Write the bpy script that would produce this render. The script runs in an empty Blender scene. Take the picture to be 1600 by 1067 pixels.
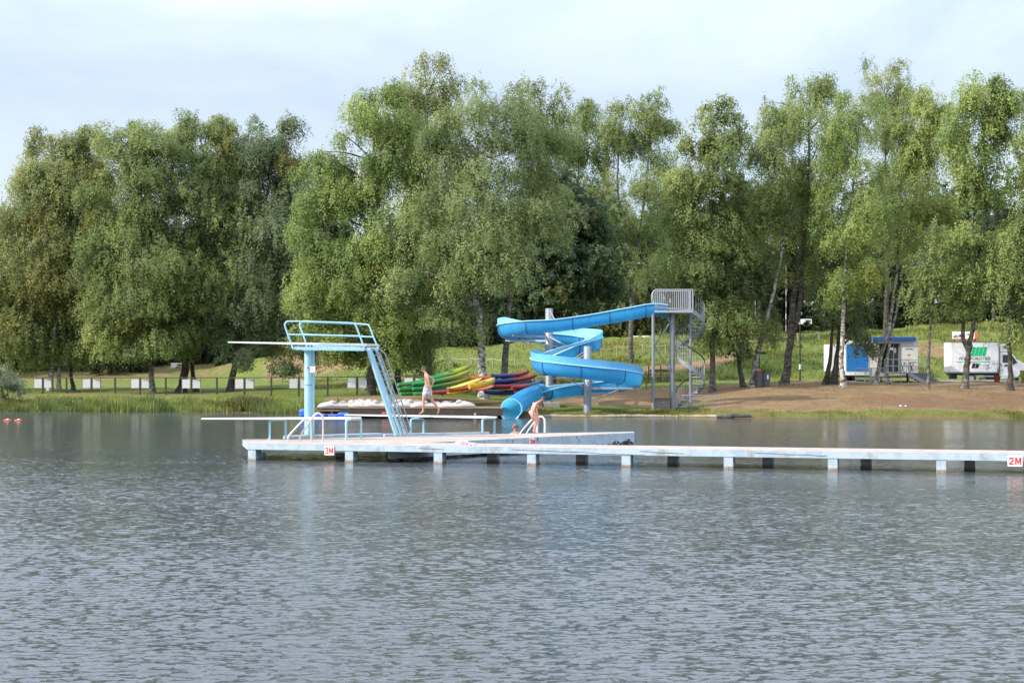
import bpy, math, random
import numpy as np
from mathutils import Vector, Matrix, Quaternion

# ---------------------------------------------------------------- basics
F, H, HZ = 2560.0, 3.1, 575.0          # focal length (photo pixels), eye height, horizon row
R = math.radians
scene = bpy.context.scene
COL = scene.collection
rnd = random.Random(7)

def P(px, py, Z):
    return Vector(((px - 800) / F * Z, Z, H - (py - HZ) / F * Z))
def XZ(px, Z, z):
    return Vector(((px - 800) / F * Z, Z, z))
def lerp(a, b, t): return a + (b - a) * t

class MB:
    def __init__(s): s.v = []; s.f = []; s.m = []; s.s = []
    def add(s, verts, faces, mat=0, smooth=False):
        o = len(s.v); s.v += [tuple(v) for v in verts]
        for f in faces:
            s.f.append(tuple(i + o for i in f)); s.m.append(mat); s.s.append(smooth)
        return s
    def box(s, c, size, mat=0, M=None):
        hx, hy, hz = size[0] / 2, size[1] / 2, size[2] / 2
        vs = [Vector((x, y, z)) for x in (-hx, hx) for y in (-hy, hy) for z in (-hz, hz)]
        c = Vector(c)
        vs = [(M @ v if M else v) + c for v in vs]
        return s.add(vs, [(0, 1, 3, 2), (4, 6, 7, 5), (0, 4, 5, 1), (2, 3, 7, 6), (0, 2, 6, 4), (1, 5, 7, 3)], mat)
    def beam(s, a, b, w, h, mat=0):
        a = Vector(a); b = Vector(b); d = b - a; L = d.length; x = d.normalized()
        up = Vector((0, 0, 1)) if abs(x.z) < .98 else Vector((0, 1, 0))
        y = up.cross(x).normalized(); z = x.cross(y)
        M = Matrix((x, y, z)).transposed()
        return s.box((a + b) / 2, (L, w, h), mat, M)
    def tube(s, pts, r, n=8, mat=0, cap=True, smooth=True):
        pts = [Vector(p) for p in pts]; N = len(pts)
        rs = r if isinstance(r, (list, tuple)) else [r] * N
        t0 = (pts[1] - pts[0]).normalized()
        ref = Vector((0, 0, 1)) if abs(t0.z) < .9 else Vector((1, 0, 0))
        nrm = (ref - t0 * ref.dot(t0)).normalized()
        vs = []
        for i, p in enumerate(pts):
            t = (pts[min(i + 1, N - 1)] - pts[max(i - 1, 0)]).normalized()
            nrm = (nrm - t * nrm.dot(t))
            nrm = nrm.normalized() if nrm.length > 1e-6 else t.orthogonal().normalized()
            b = t.cross(nrm)
            for k in range(n):
                a = 2 * math.pi * k / n
                vs.append(p + (nrm * math.cos(a) + b * math.sin(a)) * rs[i])
        fs = []
        for i in range(N - 1):
            for k in range(n):
                k2 = (k + 1) % n
                fs.append((i * n + k, i * n + k2, (i + 1) * n + k2, (i + 1) * n + k))
        s.add(vs, fs, mat, smooth)
        if cap:
            s.add(vs[:n], [tuple(range(n))[::-1]], mat); s.add(vs[-n:], [tuple(range(n))], mat)
        return s
    def prism(s, pts, z0, z1, mat=0, mat_top=None):
        n = len(pts); vs = [(p[0], p[1], z0) for p in pts] + [(p[0], p[1], z1) for p in pts]
        s.add(vs, [(i, (i + 1) % n, n + (i + 1) % n, n + i) for i in range(n)], mat)
        s.add(vs[:n], [tuple(range(n))[::-1]], mat)
        s.add(vs[n:], [tuple(range(n))], mat if mat_top is None else mat_top)
        return s
    def slab(s, poly, d, mat=0):            # any planar polygon extruded along vector d
        n = len(poly); poly = [Vector(p) for p in poly]; d = Vector(d)
        vs = poly + [p + d for p in poly]
        s.add(vs, [(i, (i + 1) % n, n + (i + 1) % n, n + i) for i in range(n)] + [tuple(range(n))[::-1], tuple(range(n, 2 * n))], mat)
        return s
    def ball(s, c, r, nu=12, nv=8, mat=0, M=None):
        c = Vector(c); r = r if isinstance(r, (tuple, list)) else (r, r, r)
        vs = []; fs = []
        for j in range(nv + 1):
            th = math.pi * j / nv
            for i in range(nu):
                ph = 2 * math.pi * i / nu
                v = Vector((r[0] * math.sin(th) * math.cos(ph), r[1] * math.sin(th) * math.sin(ph), r[2] * math.cos(th)))
                vs.append((M @ v if M else v) + c)
        for j in range(nv):
            for i in range(nu):
                i2 = (i + 1) % nu
                fs.append((j * nu + i, (j + 1) * nu + i, (j + 1) * nu + i2, j * nu + i2))
        return s.add(vs, fs, mat, True)
    def loft(s, rings, mat=0, closed=True, cap=True, smooth=True):
        n = len(rings[0]); vs = [v for r_ in rings for v in r_]; fs = []
        for i in range(len(rings) - 1):
            for k in range(n if closed else n - 1):
                k2 = (k + 1) % n
                fs.append((i * n + k, i * n + k2, (i + 1) * n + k2, (i + 1) * n + k))
        s.add(vs, fs, mat, smooth)
        if cap and closed:
            s.add(rings[0], [tuple(range(n))[::-1]], mat); s.add(rings[-1], [tuple(range(n))], mat)
        return s
    def build(s, name, mats, parent=None, bevel=0, loc=None):
        me = bpy.data.meshes.new(name)
        v = s.v
        if loc is not None:
            l = Vector(loc); v = [tuple(Vector(q) - l) for q in v]
        me.from_pydata(v, [], s.f)
        for m_ in (mats if isinstance(mats, (list, tuple)) else [mats]): me.materials.append(m_)
        me.polygons.foreach_set('material_index', s.m)
        me.polygons.foreach_set('use_smooth', s.s)
        me.update()
        o = bpy.data.objects.new(name, me); COL.objects.link(o)
        if loc is not None: o.location = loc
        if bevel:
            b = o.modifiers.new('bevel', 'BEVEL'); b.width = bevel; b.segments = 2; b.limit_method = 'ANGLE'; b.angle_limit = R(40)
        if parent: put(o, parent)
        return o

def put(o, parent):
    """parent a part; geometry is written in world space so undo the parent's transform"""
    o.parent = parent
    if isinstance(parent, bpy.types.Object):
        o.matrix_parent_inverse = world(parent).inverted()
def world(o):
    m = Matrix.LocRotScale(o.location, o.rotation_euler.to_quaternion(), o.scale)
    if o.parent: m = world(o.parent) @ o.matrix_parent_inverse @ m
    return m
def tag(o, label, cat, group=None, kind=None):
    if label: o['label'] = label
    if cat: o['category'] = cat
    if group: o['group'] = group
    if kind: o['kind'] = kind
    return o
def thing(name, label, cat, loc=(0, 0, 0), group=None):
    o = bpy.data.objects.new(name, None); COL.objects.link(o); o.location = loc
    o.empty_display_size = .3
    return tag(o, label, cat, group)
def copy_tree(o, parent=None):
    c = o.copy(); COL.objects.link(c)
    if parent: c.parent = parent
    for ch in [q for q in bpy.data.objects if q.parent == o]: copy_tree(ch, c)
    return c

# ---------------------------------------------------------------- materials
def lin(c):
    return tuple((x / 12.92 if x <= .04045 else ((x + .055) / 1.055) ** 2.4) for x in (q / 255 for q in c))
def N(nt, t, **k):
    n = nt.nodes.new(t)
    for a, b in k.items(): setattr(n, a, b)
    return n
def mat(name, col, rough=.6, var=.15, scale=4.0, metal=0.0, bump=0.0, bscale=30.0, spec=.4, col2=None, streak=(1, 1, 1), thr=(.45, .62), coat=0.0):
    m = bpy.data.materials.new(name); m.use_nodes = True; nt = m.node_tree; L = nt.links.new
    b = nt.nodes['Principled BSDF']
    b.inputs['Roughness'].default_value = rough; b.inputs['Metallic'].default_value = metal
    b.inputs['Specular IOR Level'].default_value = spec; b.inputs['Coat Weight'].default_value = coat
    tc = N(nt, 'ShaderNodeTexCoord'); mp = N(nt, 'ShaderNodeMapping'); L(tc.outputs['Object'], mp.inputs['Vector'])
    mp.inputs['Scale'].default_value = streak
    nz = N(nt, 'ShaderNodeTexNoise'); nz.inputs['Scale'].default_value = scale; nz.inputs['Detail'].default_value = 6; nz.inputs['Roughness'].default_value = .65
    L(mp.outputs['Vector'], nz.inputs['Vector'])
    r = N(nt, 'ShaderNodeValToRGB'); L(nz.outputs['Fac'], r.inputs['Fac'])
    c = Vector(col[:3]); e = r.color_ramp.elements
    if col2 is None:
        e[0].position = .3; e[1].position = .7
        e[0].color = (*(c * (1 - var)), 1); e[1].color = (*(c * (1 + var)), 1)
    else:
        e[0].position = thr[0]; e[1].position = thr[1]
        e[0].color = (*c, 1); e[1].color = (*col2[:3], 1)
    L(r.outputs['Color'], b.inputs['Base Color'])
    if bump:
        n2 = N(nt, 'ShaderNodeTexNoise'); n2.inputs['Scale'].default_value = bscale; n2.inputs['Detail'].default_value = 4
        L(tc.outputs['Object'], n2.inputs['Vector'])
        bp = N(nt, 'ShaderNodeBump'); bp.inputs['Strength'].default_value = bump; bp.inputs['Distance'].default_value = .02
        L(n2.outputs['Fac'], bp.inputs['Height']); L(bp.outputs['Normal'], b.inputs['Normal'])
    return m
def grad(name, ca, cb, rough=.35, lo=.35, hi=.75):
    """two-tone moulded plastic: the colour changes along the object's length"""
    m = bpy.data.materials.new(name); m.use_nodes = True; nt = m.node_tree; L = nt.links.new
    b = nt.nodes['Principled BSDF']; b.inputs['Roughness'].default_value = rough
    tc = N(nt, 'ShaderNodeTexCoord'); sp = N(nt, 'ShaderNodeSeparateXYZ'); L(tc.outputs['Generated'], sp.inputs[0])
    nz = N(nt, 'ShaderNodeTexNoise'); nz.inputs['Scale'].default_value = 6; L(tc.outputs['Object'], nz.inputs['Vector'])
    ad = N(nt, 'ShaderNodeMath', operation='MULTIPLY_ADD'); L(nz.outputs['Fac'], ad.inputs[0]); ad.inputs[1].default_value = .25; L(sp.outputs['X'], ad.inputs[2])
    r = N(nt, 'ShaderNodeValToRGB'); L(ad.outputs[0], r.inputs['Fac']); e = r.color_ramp.elements
    e[0].position = lo + .12; e[1].position = hi + .12; e[0].color = (*ca, 1); e[1].color = (*cb, 1)
    L(r.outputs['Color'], b.inputs['Base Color'])
    return m

M_ = {}
M_['concrete_blue'] = mat('painted_concrete', (.31, .395, .46), .75, col2=(.40, .475, .52), scale=3, bump=.5, bscale=25, thr=(.4, .55))
M_['concrete_top'] = mat('worn_deck', (.32, .262, .222), .85, col2=(.41, .35, .30), scale=2.2, bump=.4, bscale=40, thr=(.38, .62))
M_['concrete'] = mat('bare_concrete', (.30, .28, .25), .9, .25, 6, bump=.6)
M_['stain'] = mat('waterline_stain', (.22, .16, .11), .8, col2=(.38, .31, .24), scale=14)
M_['pale_blue'] = mat('pale_blue_paint', (.29, .53, .63), .4, col2=(.35, .57, .66), scale=5)
M_['blue_rust'] = mat('worn_blue_paint', (.31, .53, .62), .45, col2=(.36, .34, .28), scale=16, thr=(.55, .66))
M_['white_board'] = mat('white_board', (.80, .77, .73), .55, .05, 3, streak=(.3, 4, 4))
M_['board_grey'] = mat('board_grip', (.52, .50, .47), .8, .1, 20)
M_['steel'] = mat('steel_tube', (.62, .58, .52), .35, .08, 5, metal=.6)
M_['white_tube'] = mat('white_tube', (.75, .72, .68), .35, .05, 5)
M_['galv'] = mat('galvanised_steel', (.23, .25, .275), .5, .14, 7, metal=.35)
M_['galv_light'] = mat('pale_galvanised_steel', (.36, .38, .40), .5, .12, 7, metal=.3)
M_['black'] = mat('black_rubber', (.02, .02, .022), .5, .2)
M_['white'] = mat('white_paint', (.83, .82, .80), .45, .05, 2)
M_['cream'] = mat('cream_panel', (.70, .68, .63), .5, .05, 2)
M_['red'] = mat('red_lettering', (.62, .03, .03), .5, .1)
M_['faded_red'] = mat('faded_red_paint', (.42, .16, .13), .6, .1)
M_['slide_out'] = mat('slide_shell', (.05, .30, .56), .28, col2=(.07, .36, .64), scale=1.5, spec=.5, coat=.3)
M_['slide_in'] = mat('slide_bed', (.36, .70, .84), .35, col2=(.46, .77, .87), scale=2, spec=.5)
M_['slide_guard'] = mat('slide_guard', (.10, .38, .66), .4, col2=(.22, .42, .55), scale=9, thr=(.5, .7))
M_['seam'] = mat('slide_seam', (.03, .10, .20), .5, .2)
M_['rim'] = mat('slide_rim', (.36, .66, .82), .35, .08, 4)
M_['wood'] = mat('weathered_wood', (.16, .115, .075), .85, .35, 5, streak=(1, 8, 8))
M_['wood_dark'] = mat('dark_wood', (.055, .042, .03), .9, .35, 6)
M_['wood_pale'] = mat('pale_wood', (.30, .25, .18), .85, .25, 7)
M_['rope'] = mat('rope', (.36, .34, .29), .9, .1)
M_['panel'] = mat('board_panel', (.52, .52, .51), .6, .06, 3)
M_['green_yellow'] = grad('green_yellow_plastic', (.02, .21, .05), (.27, .29, .035))
M_['green'] = grad('green_plastic', (.03, .22, .045), (.02, .17, .06))
M_['blue_red'] = grad('blue_red_plastic', (.018, .035, .14), (.25, .018, .028), lo=.4, hi=.6)
M_['red_blue'] = grad('red_blue_plastic', (.26, .02, .03), (.02, .035, .12), lo=.4, hi=.6)
M_['navy'] = grad('navy_plastic', (.015, .03, .14), (.02, .05, .22))
M_['dark_red'] = grad('dark_red_plastic', (.22, .02, .03), (.28, .025, .04))
M_['orange'] = grad('orange_plastic', (.44, .09, .035), (.40, .11, .06))
M_['yellow'] = grad('yellow_plastic', (.56, .33, .015), (.50, .37, .04))
M_['lime'] = mat('pale_yellow_board', (.46, .44, .08), .4, .1)
M_['pad'] = mat('grey_deck_pad', (.22, .22, .15), .8, .1)
M_['blue_plastic'] = mat('blue_plastic', (.05, .16, .62), .45, .12)
M_['float_orange'] = mat('orange_float', (.50, .075, .025), .5, .15)
M_['pedal_white'] = mat('pedal_boat_white', (.42, .385, .35), .5, .08, 3)
M_['kiosk_blue'] = mat('kiosk_blue', (.022, .19, .52), .4, .06)
M_['awning_blue'] = mat('awning_blue', (.02, .10, .34), .5, .08)
M_['glass'] = mat('dark_glass', (.02, .022, .025), .08, .2, spec=.6)
M_['grey_panel'] = mat('grey_panel', (.16, .155, .17), .8, .15)
M_['bin_grey'] = mat('bin_grey', (.13, .125, .12), .7, .2)
M_['bin_green'] = mat('bin_green', (.01, .13, .08), .5, .15)
M_['logo_green'] = mat('logo_green', (.0, .50, .18), .5, .05)
M_['logo_brown'] = mat('logo_brown', (.06, .012, .015), .5, .05)
M_['text_dark'] = mat('dark_lettering', (.06, .05, .05), .5, .05)
M_['text_green'] = mat('green_lettering', (.10, .42, .25), .5, .05)
M_['sign_orange'] = mat('sign_orange', (.75, .12, .03), .5, .06)
M_['terracotta'] = mat('terracotta', (.33, .075, .045), .8, .15)
M_['lime_plastic'] = mat('lime_plastic', (.38, .55, .10), .5, .08)
M_['gold'] = mat('ochre_mark', (.50, .30, .03), .5, .1)
M_['skin'] = mat('skin', (.50, .25, .16), .5, .08, 10)
M_['skin_tan'] = mat('tanned_skin', (.46, .22, .14), .5, .08, 10)
M_['skin_pale'] = mat('pale_skin', (.54, .28, .20), .5, .08, 10)
M_['hair_brown'] = mat('brown_hair', (.055, .035, .025), .6, .3, 40)
M_['bikini'] = mat('pale_bikini', (.60, .40, .43), .7, .06)
M_['hair_cropped'] = mat('cropped_hair', (.15, .09, .07), .7, .2, 40)
M_['hair_grey'] = mat('short_dark_hair', (.05, .038, .03), .6, .3, 40)
M_['shorts'] = mat('patterned_shorts', (.62, .58, .58), .8, col2=(.06, .06, .10), scale=26, thr=(.5, .54))
M_['pink'] = mat('pink_cloth', (.60, .36, .42), .8, .12, 12, bump=.6, bscale=14)
M_['cloth_white'] = mat('white_striped_cloth', (.70, .68, .72), .8, col2=(.10, .10, .16), scale=16, thr=(.55, .6))
M_['eye'] = mat('eye', (.02, .015, .012), .3, .1)
M_['soil'] = mat('planting_soil', (.06, .045, .03), .95, .3)

def glow_through(m, col, f):
    nt = m.node_tree; L = nt.links.new; tr = N(nt, 'ShaderNodeBsdfTranslucent'); tr.inputs['Color'].default_value = (*col, 1)
    ms = N(nt, 'ShaderNodeMixShader'); ms.inputs['Fac'].default_value = f; L(nt.nodes['Principled BSDF'].outputs[0], ms.inputs[1]); L(tr.outputs[0], ms.inputs[2]); L(ms.outputs[0], nt.nodes['Material Output'].inputs['Surface'])
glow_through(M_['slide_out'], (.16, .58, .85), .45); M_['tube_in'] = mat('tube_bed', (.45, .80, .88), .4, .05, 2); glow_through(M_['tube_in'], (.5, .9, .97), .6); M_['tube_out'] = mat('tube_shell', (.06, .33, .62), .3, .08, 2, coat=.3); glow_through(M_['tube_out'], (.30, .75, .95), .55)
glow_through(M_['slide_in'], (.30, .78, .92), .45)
def bark(name, light, dark, lo, hi):
    m = bpy.data.materials.new(name); m.use_nodes = True; nt = m.node_tree; L = nt.links.new
    b = nt.nodes['Principled BSDF']; b.inputs['Roughness'].default_value = .9; b.inputs['Specular IOR Level'].default_value = .15
    tc = N(nt, 'ShaderNodeTexCoord'); mp = N(nt, 'ShaderNodeMapping'); L(tc.outputs['Object'], mp.inputs['Vector']); mp.inputs['Scale'].default_value = (1.3, 1.3, 2.2)
    nz = N(nt, 'ShaderNodeTexNoise'); nz.inputs['Scale'].default_value = 2.4; nz.inputs['Detail'].default_value = 8; nz.inputs['Roughness'].default_value = .72
    L(mp.outputs['Vector'], nz.inputs['Vector'])
    r = N(nt, 'ShaderNodeValToRGB'); L(nz.outputs['Fac'], r.inputs['Fac']); e = r.color_ramp.elements
    e[0].position = lo; e[0].color = (*dark, 1); e[1].position = hi; e[1].color = (*light, 1)
    L(r.outputs['Color'], b.inputs['Base Color'])
    bp = N(nt, 'ShaderNodeBump'); bp.inputs['Strength'].default_value = .8; bp.inputs['Distance'].default_value = .05
    L(nz.outputs['Fac'], bp.inputs['Height']); L(bp.outputs['Normal'], b.inputs['Normal'])
    return m
def grime(m, col, scale, lo, hi, streak=(1, 1, 1), amt=.8):
    """stains and wear with a shape of their own, mixed over the paint"""
    nt = m.node_tree; L = nt.links.new; b = nt.nodes['Principled BSDF']; src = b.inputs['Base Color'].links[0].from_socket
    tc = N(nt, 'ShaderNodeTexCoord'); mp = N(nt, 'ShaderNodeMapping'); L(tc.outputs['Object'], mp.inputs['Vector']); mp.inputs['Scale'].default_value = streak
    nz = N(nt, 'ShaderNodeTexNoise'); nz.inputs['Scale'].default_value = scale; nz.inputs['Detail'].default_value = 9; nz.inputs['Roughness'].default_value = .7; L(mp.outputs['Vector'], nz.inputs['Vector'])
    mr = N(nt, 'ShaderNodeMapRange'); mr.inputs['From Min'].default_value = lo; mr.inputs['From Max'].default_value = hi; mr.inputs['To Max'].default_value = amt; L(nz.outputs['Fac'], mr.inputs['Value'])
    mx = N(nt, 'ShaderNodeMix', data_type='RGBA'); L(mr.outputs['Result'], mx.inputs['Factor']); L(src, mx.inputs['A']); mx.inputs['B'].default_value = (*col, 1); L(mx.outputs['Result'], b.inputs['Base Color'])
grime(M_['concrete_blue'], (.20, .17, .14), 1.6, .56, .70, (1, 1, .45), .75)
grime(M_['concrete_top'], (.24, .20, .17), .9, .50, .72, amt=.6)
grime(M_['pale_blue'], (.30, .20, .13), 5, .66, .76, (1, 1, .4), .8)
grime(M_['slide_out'], (.05, .14, .24), 1.4, .52, .72, (2.5, 2.5, .5), .5)
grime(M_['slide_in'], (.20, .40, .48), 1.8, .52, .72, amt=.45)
grime(M_['white'], (.50, .47, .42), 1.2, .54, .74, (2, 2, .4), .45)
grime(M_['cream'], (.42, .39, .33), 1.2, .54, .74, (2, 2, .4), .5)
grime(M_['pedal_white'], (.32, .28, .23), 2.5, .50, .68, amt=.7)
grime(M_['galv'], (.13, .12, .11), 2.5, .52, .72, (2, 2, .4), .5)
grime(M_['white_board'], (.50, .43, .36), 2.0, .54, .74, amt=.5)
M_['birch'] = bark('birch_bark', (.60, .57, .51), (.07, .06, .05), .42, .62)
M_['birch_grey'] = bark('grey_birch_bark', (.26, .24, .21), (.055, .048, .04), .42, .66)
M_['bark_dark'] = bark('dark_bark', (.13, .11, .09), (.035, .03, .025), .4, .66)

def leaf_mat(name, trans=.35):
    m = bpy.data.materials.new(name); m.use_nodes = True; nt = m.node_tree; L = nt.links.new
    b = nt.nodes['Principled BSDF']; b.inputs['Roughness'].default_value = .55; b.inputs['Specular IOR Level'].default_value = .25
    oi = N(nt, 'ShaderNodeObjectInfo'); at = N(nt, 'ShaderNodeAttribute', attribute_name='tint')
    hs = N(nt, 'ShaderNodeHueSaturation'); L(oi.outputs['Color'], hs.inputs['Color'])
    mr = N(nt, 'ShaderNodeMapRange'); L(at.outputs['Fac'], mr.inputs['Value']); mr.inputs['To Min'].default_value = .55; mr.inputs['To Max'].default_value = 1.45
    L(mr.outputs['Result'], hs.inputs['Value'])
    mh = N(nt, 'ShaderNodeMapRange'); L(at.outputs['Fac'], mh.inputs['Value']); mh.inputs['To Min'].default_value = .525; mh.inputs['To Max'].default_value = .475
    L(mh.outputs['Result'], hs.inputs['Hue'])
    at2 = N(nt, 'ShaderNodeAttribute', attribute_name='gold'); mx = N(nt, 'ShaderNodeMix', data_type='RGBA')
    L(at2.outputs['Fac'], mx.inputs['Factor']); L(hs.outputs['Color'], mx.inputs['A']); mx.inputs['B'].default_value = (.26, .20, .03, 1)
    L(mx.outputs['Result'], b.inputs['Base Color'])
    tr = N(nt, 'ShaderNodeBsdfTranslucent'); L(mx.outputs['Result'], tr.inputs['Color'])
    ms = N(nt, 'ShaderNodeMixShader'); ms.inputs['Fac'].default_value = trans
    L(b.outputs[0], ms.inputs[1]); L(tr.outputs[0], ms.inputs[2])
    L(ms.outputs[0], nt.nodes['Material Output'].inputs['Surface'])
    return m
M_['leaf'] = leaf_mat('birch_leaves', .48)
M_['blade'] = leaf_mat('grass_blades', .3)

# ---------------------------------------------------------------- camera, sky, sun
cam = bpy.data.cameras.new('camera'); co = bpy.data.objects.new('camera', cam); COL.objects.link(co)
co.location = (0, 0, H); co.rotation_euler = (R(90), 0, 0)
cam.sensor_width = 36; cam.lens = 36 * F / 1600; cam.shift_y = (HZ - 533.5) / 1600
cam.clip_start = .5; cam.clip_end = 6000
scene.camera = co
SUN_EL = R(33); sv = Vector((-.94, -.34, 0)).normalized() * math.cos(SUN_EL); sv.z = math.sin(SUN_EL)
sl = bpy.data.lights.new('sun', 'SUN'); so = bpy.data.objects.new('sun', sl); COL.objects.link(so)
sl.energy = 4.3; sl.angle = R(.6); sl.color = (1, .93, .83)
so.rotation_euler = sv.to_track_quat('Z', 'Y').to_euler()
w = bpy.data.worlds.new('World'); scene.world = w; w.use_nodes = True; nt = w.node_tree; L = nt.links.new
bg = nt.nodes['Background']; bg.inputs['Strength'].default_value = .105
sk = N(nt, 'ShaderNodeTexSky', sky_type='NISHITA'); sk.sun_disc = False; sk.sun_elevation = SUN_EL
sk.sun_rotation = math.atan2(sv.x, sv.y); sk.air_density = 1.0; sk.dust_density = .7; sk.ozone_density = 1.0; sk.altitude = 250
# thin high cloud drifting across the blue
tc = N(nt, 'ShaderNodeTexCoord'); mp = N(nt, 'ShaderNodeMapping'); mp.inputs['Scale'].default_value = (1.2, 1.2, 3.2)
L(tc.outputs['Generated'], mp.inputs['Vector'])
cz = N(nt, 'ShaderNodeTexNoise'); cz.inputs['Scale'].default_value = 2.2; cz.inputs['Detail'].default_value = 7; cz.inputs['Roughness'].default_value = .6; cz.inputs['Distortion'].default_value = .6
L(mp.outputs['Vector'], cz.inputs['Vector'])
cr = N(nt, 'ShaderNodeMapRange'); cr.inputs['From Min'].default_value = .36; cr.inputs['From Max'].default_value = .72; cr.inputs['To Min'].default_value = .36; cr.inputs['To Max'].default_value = .78
L(cz.outputs['Fac'], cr.inputs['Value'])
cm = N(nt, 'ShaderNodeMix', data_type='RGBA'); L(cr.outputs['Result'], cm.inputs['Factor']); L(sk.outputs['Color'], cm.inputs['A'])
cm.inputs['B'].default_value = (6.5, 7.3, 8.7, 1)
se = N(nt, 'ShaderNodeSeparateXYZ'); L(tc.outputs['Generated'], se.inputs[0])
el = N(nt, 'ShaderNodeMapRange'); L(se.outputs['Z'], el.inputs['Value']); el.inputs['From Min'].default_value = .16; el.inputs['From Max'].default_value = .55; el.inputs['To Min'].default_value = 1.0; el.inputs['To Max'].default_value = 3.5  # cloud made brighter overhead, out of frame, to lift water reflections and fill light
cv = N(nt, 'ShaderNodeVectorMath', operation='SCALE'); cv.inputs[0].default_value = (6.45, 7.05, 8.4); L(el.outputs['Result'], cv.inputs['Scale']); L(cv.outputs[0], cm.inputs['B'])
L(cm.outputs['Result'], bg.inputs['Color'])
scene.view_settings.view_transform = 'Standard'; scene.view_settings.look = 'None'
scene.view_settings.exposure = .52; scene.view_settings.gamma = 1
scene.render.engine = 'CYCLES'
scene.cycles.max_bounces = 6; scene.cycles.diffuse_bounces = 3; scene.cycles.glossy_bounces = 3; scene.cycles.transmission_bounces = 3
scene.cycles.transparent_max_bounces = 4
scene.cycles.use_denoising = True
# ---------------------------------------------------------------- terrain
TC = [-1600, 0, 300, 470, 560, 640, 900, 1050, 1200, 1600, 3200]
TK = [
 [(110, -.8), (117.5, 0), (119.5, .45), (127, 1.0), (140, 1.25), (212, 1.3), (232, 3.0), (330, 5.5), (3000, 30)],
 [(110, -.8), (116.7, 0), (118.7, .45), (127, 1.0), (140, 1.25), (212, 1.3), (232, 3.0), (330, 5.5), (3000, 30)],
 [(109, -.8), (115.5, 0), (117.5, .5), (126, 1.05), (140, 1.3), (205, 1.4), (230, 3.6), (330, 7), (3000, 32)],
 [(102, -.8), (110, 0), (112, .5), (119, 1.0), (132, 1.4), (172, 1.8), (196, 4.4), (330, 7.5), (3000, 32)],
 [(99, -.8), (105.5, 0), (106.6, .45), (113, 1.05), (130, 1.45), (162, 1.9), (190, 4.6), (330, 8), (3000, 34)],
 [(98, -.8), (104, 0), (105, .55), (111, 1.05), (128, 1.5), (150, 2.0), (185, 4.9), (330, 8), (3000, 36)],
 [(97, -.8), (103.2, 0), (104.2, .2), (111, .42), (124, 1.5), (143, 1.75), (180, 6.0), (330, 10), (3000, 40)],
 [(97, -.8), (103.3, 0), (104.3, .22), (110.5, .45), (125, 1.6), (142, 1.9), (176, 6.3), (330, 12), (3000, 44)],
 [(96, -.8), (101.5, 0), (102.7, .3), (115, 1.6), (131, 2.0), (138, 2.05), (166, 6.2), (330, 14), (3000, 48)],
 [(94, -.8), (99.2, 0), (100.5, .35), (115, 1.7), (131, 2.02), (139, 2.1), (166, 7.2), (330, 16), (3000, 50)],
 [(94, -.8), (99.2, 0), (100.5, .35), (115, 1.7), (131, 2.02), (139, 2.1), (166, 7.2), (330, 16), (3000, 50)]]
def knots(px):
    px = min(max(px, TC[0]), TC[-1] - .01)
    i = max(k for k in range(len(TC)) if TC[k] <= px); t = (px - TC[i]) / (TC[i + 1] - TC[i]); t = t * t * (3 - 2 * t)
    return [(lerp(a[0], b[0], t), lerp(a[1], b[1], t)) for a, b in zip(TK[i], TK[i + 1])]
def wob(x, y):
    return (.05 * math.sin(x * .55 + 1.3 * math.sin(y * .31)) + .04 * math.sin(y * .8 + x * .23) + .03 * math.sin(x * 1.7 - y * 1.1))
def ground_pz(px, Z):
    k = knots(px)
    # wavy water's edge
    x = (px - 800) / F * Z
    if Z <= k[0][0]: return k[0][1]
    for i in range(len(k) - 1):
        if Z <= k[i + 1][0]:
            t = (Z - k[i][0]) / (k[i + 1][0] - k[i][0])
            ts = t * t * (3 - 2 * t); t = lerp(t, ts, .55)
            z = lerp(k[i][1], k[i + 1][1], t)
            a = 1.0 if i >= 1 else .3
            if i >= 6: a = 4.0
            return z + wob(x, Z) * a
    return k[-1][1]
def gz(x, y): return ground_pz(800 + F * x / y, y)
def baseZ(px, py, lo=None):
    """depth at which the ground, seen from the eye, crosses picture row py in column px"""
    k = knots(px); Z = k[1][0] if lo is None else lo
    while Z < 320:
        z = ground_pz(px, Z)
        if HZ + (H - z) * F / Z <= py: return Z
        Z += .1
    return Z
def G(px, Z): return Vector(((px - 800) / F * Z, Z, ground_pz(px, Z)))
def GY(px, py, lo=None): return G(px, baseZ(px, py, lo))

def smooth(a, b, x):
    t = min(max((x - a) / (b - a), 0), 1); return t * t * (3 - 2 * t)
def bump1(x, a, b, f): return smooth(a - f, a, x) * (1 - smooth(b, b + f, x))
def dirt(px, Z, shore):
    d = Z - shore
    v = 0
    v = max(v, .95 * smooth(1060, 1130, px) * smooth(1.6, 3.6, d) * (1 - smooth(129.5, 131, Z)))
    v = max(v, .9 * bump1(px, 840, 1130, 60) * bump1(Z, 112.5, 123, 1.5))
    v = max(v, .78 * bump1(px, 520, 835, 50) * bump1(Z, shore + 1.6, shore + 10, 1.5))
    v = max(v, .55 * (1 - smooth(420, 520, px)) * bump1(Z, shore + 3.5, shore + 12, 2.5))
    v = max(v, 1.15 * bump1(px, 965, 1140, 28) * bump1(Z, 150.5 + (px - 1050) * .02, 154 + (px - 1050) * .02, 1.2))
    v = max(v, .8 * bump1(px, 1400, 1482, 34) * bump1(Z, 150 + (1480 - px) * .06, 155 + (1480 - px) * .06, 2.5))
    v = max(v, .75 * bump1(px, 420, 570, 30) * bump1(Z, 178, 200, 6))
    v = max(v, .55 * bump1(px, 660, 720, 25) * bump1(Z, 136, 148, 4))
    v = max(v, .42 * bump1(px, 860, 1500, 60) * bump1(Z, 168, 178, 3))
    v = max(v, .6 * (1 - smooth(380, 480, px)) * bump1(Z, 212, 300, 6))
    return v
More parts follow.
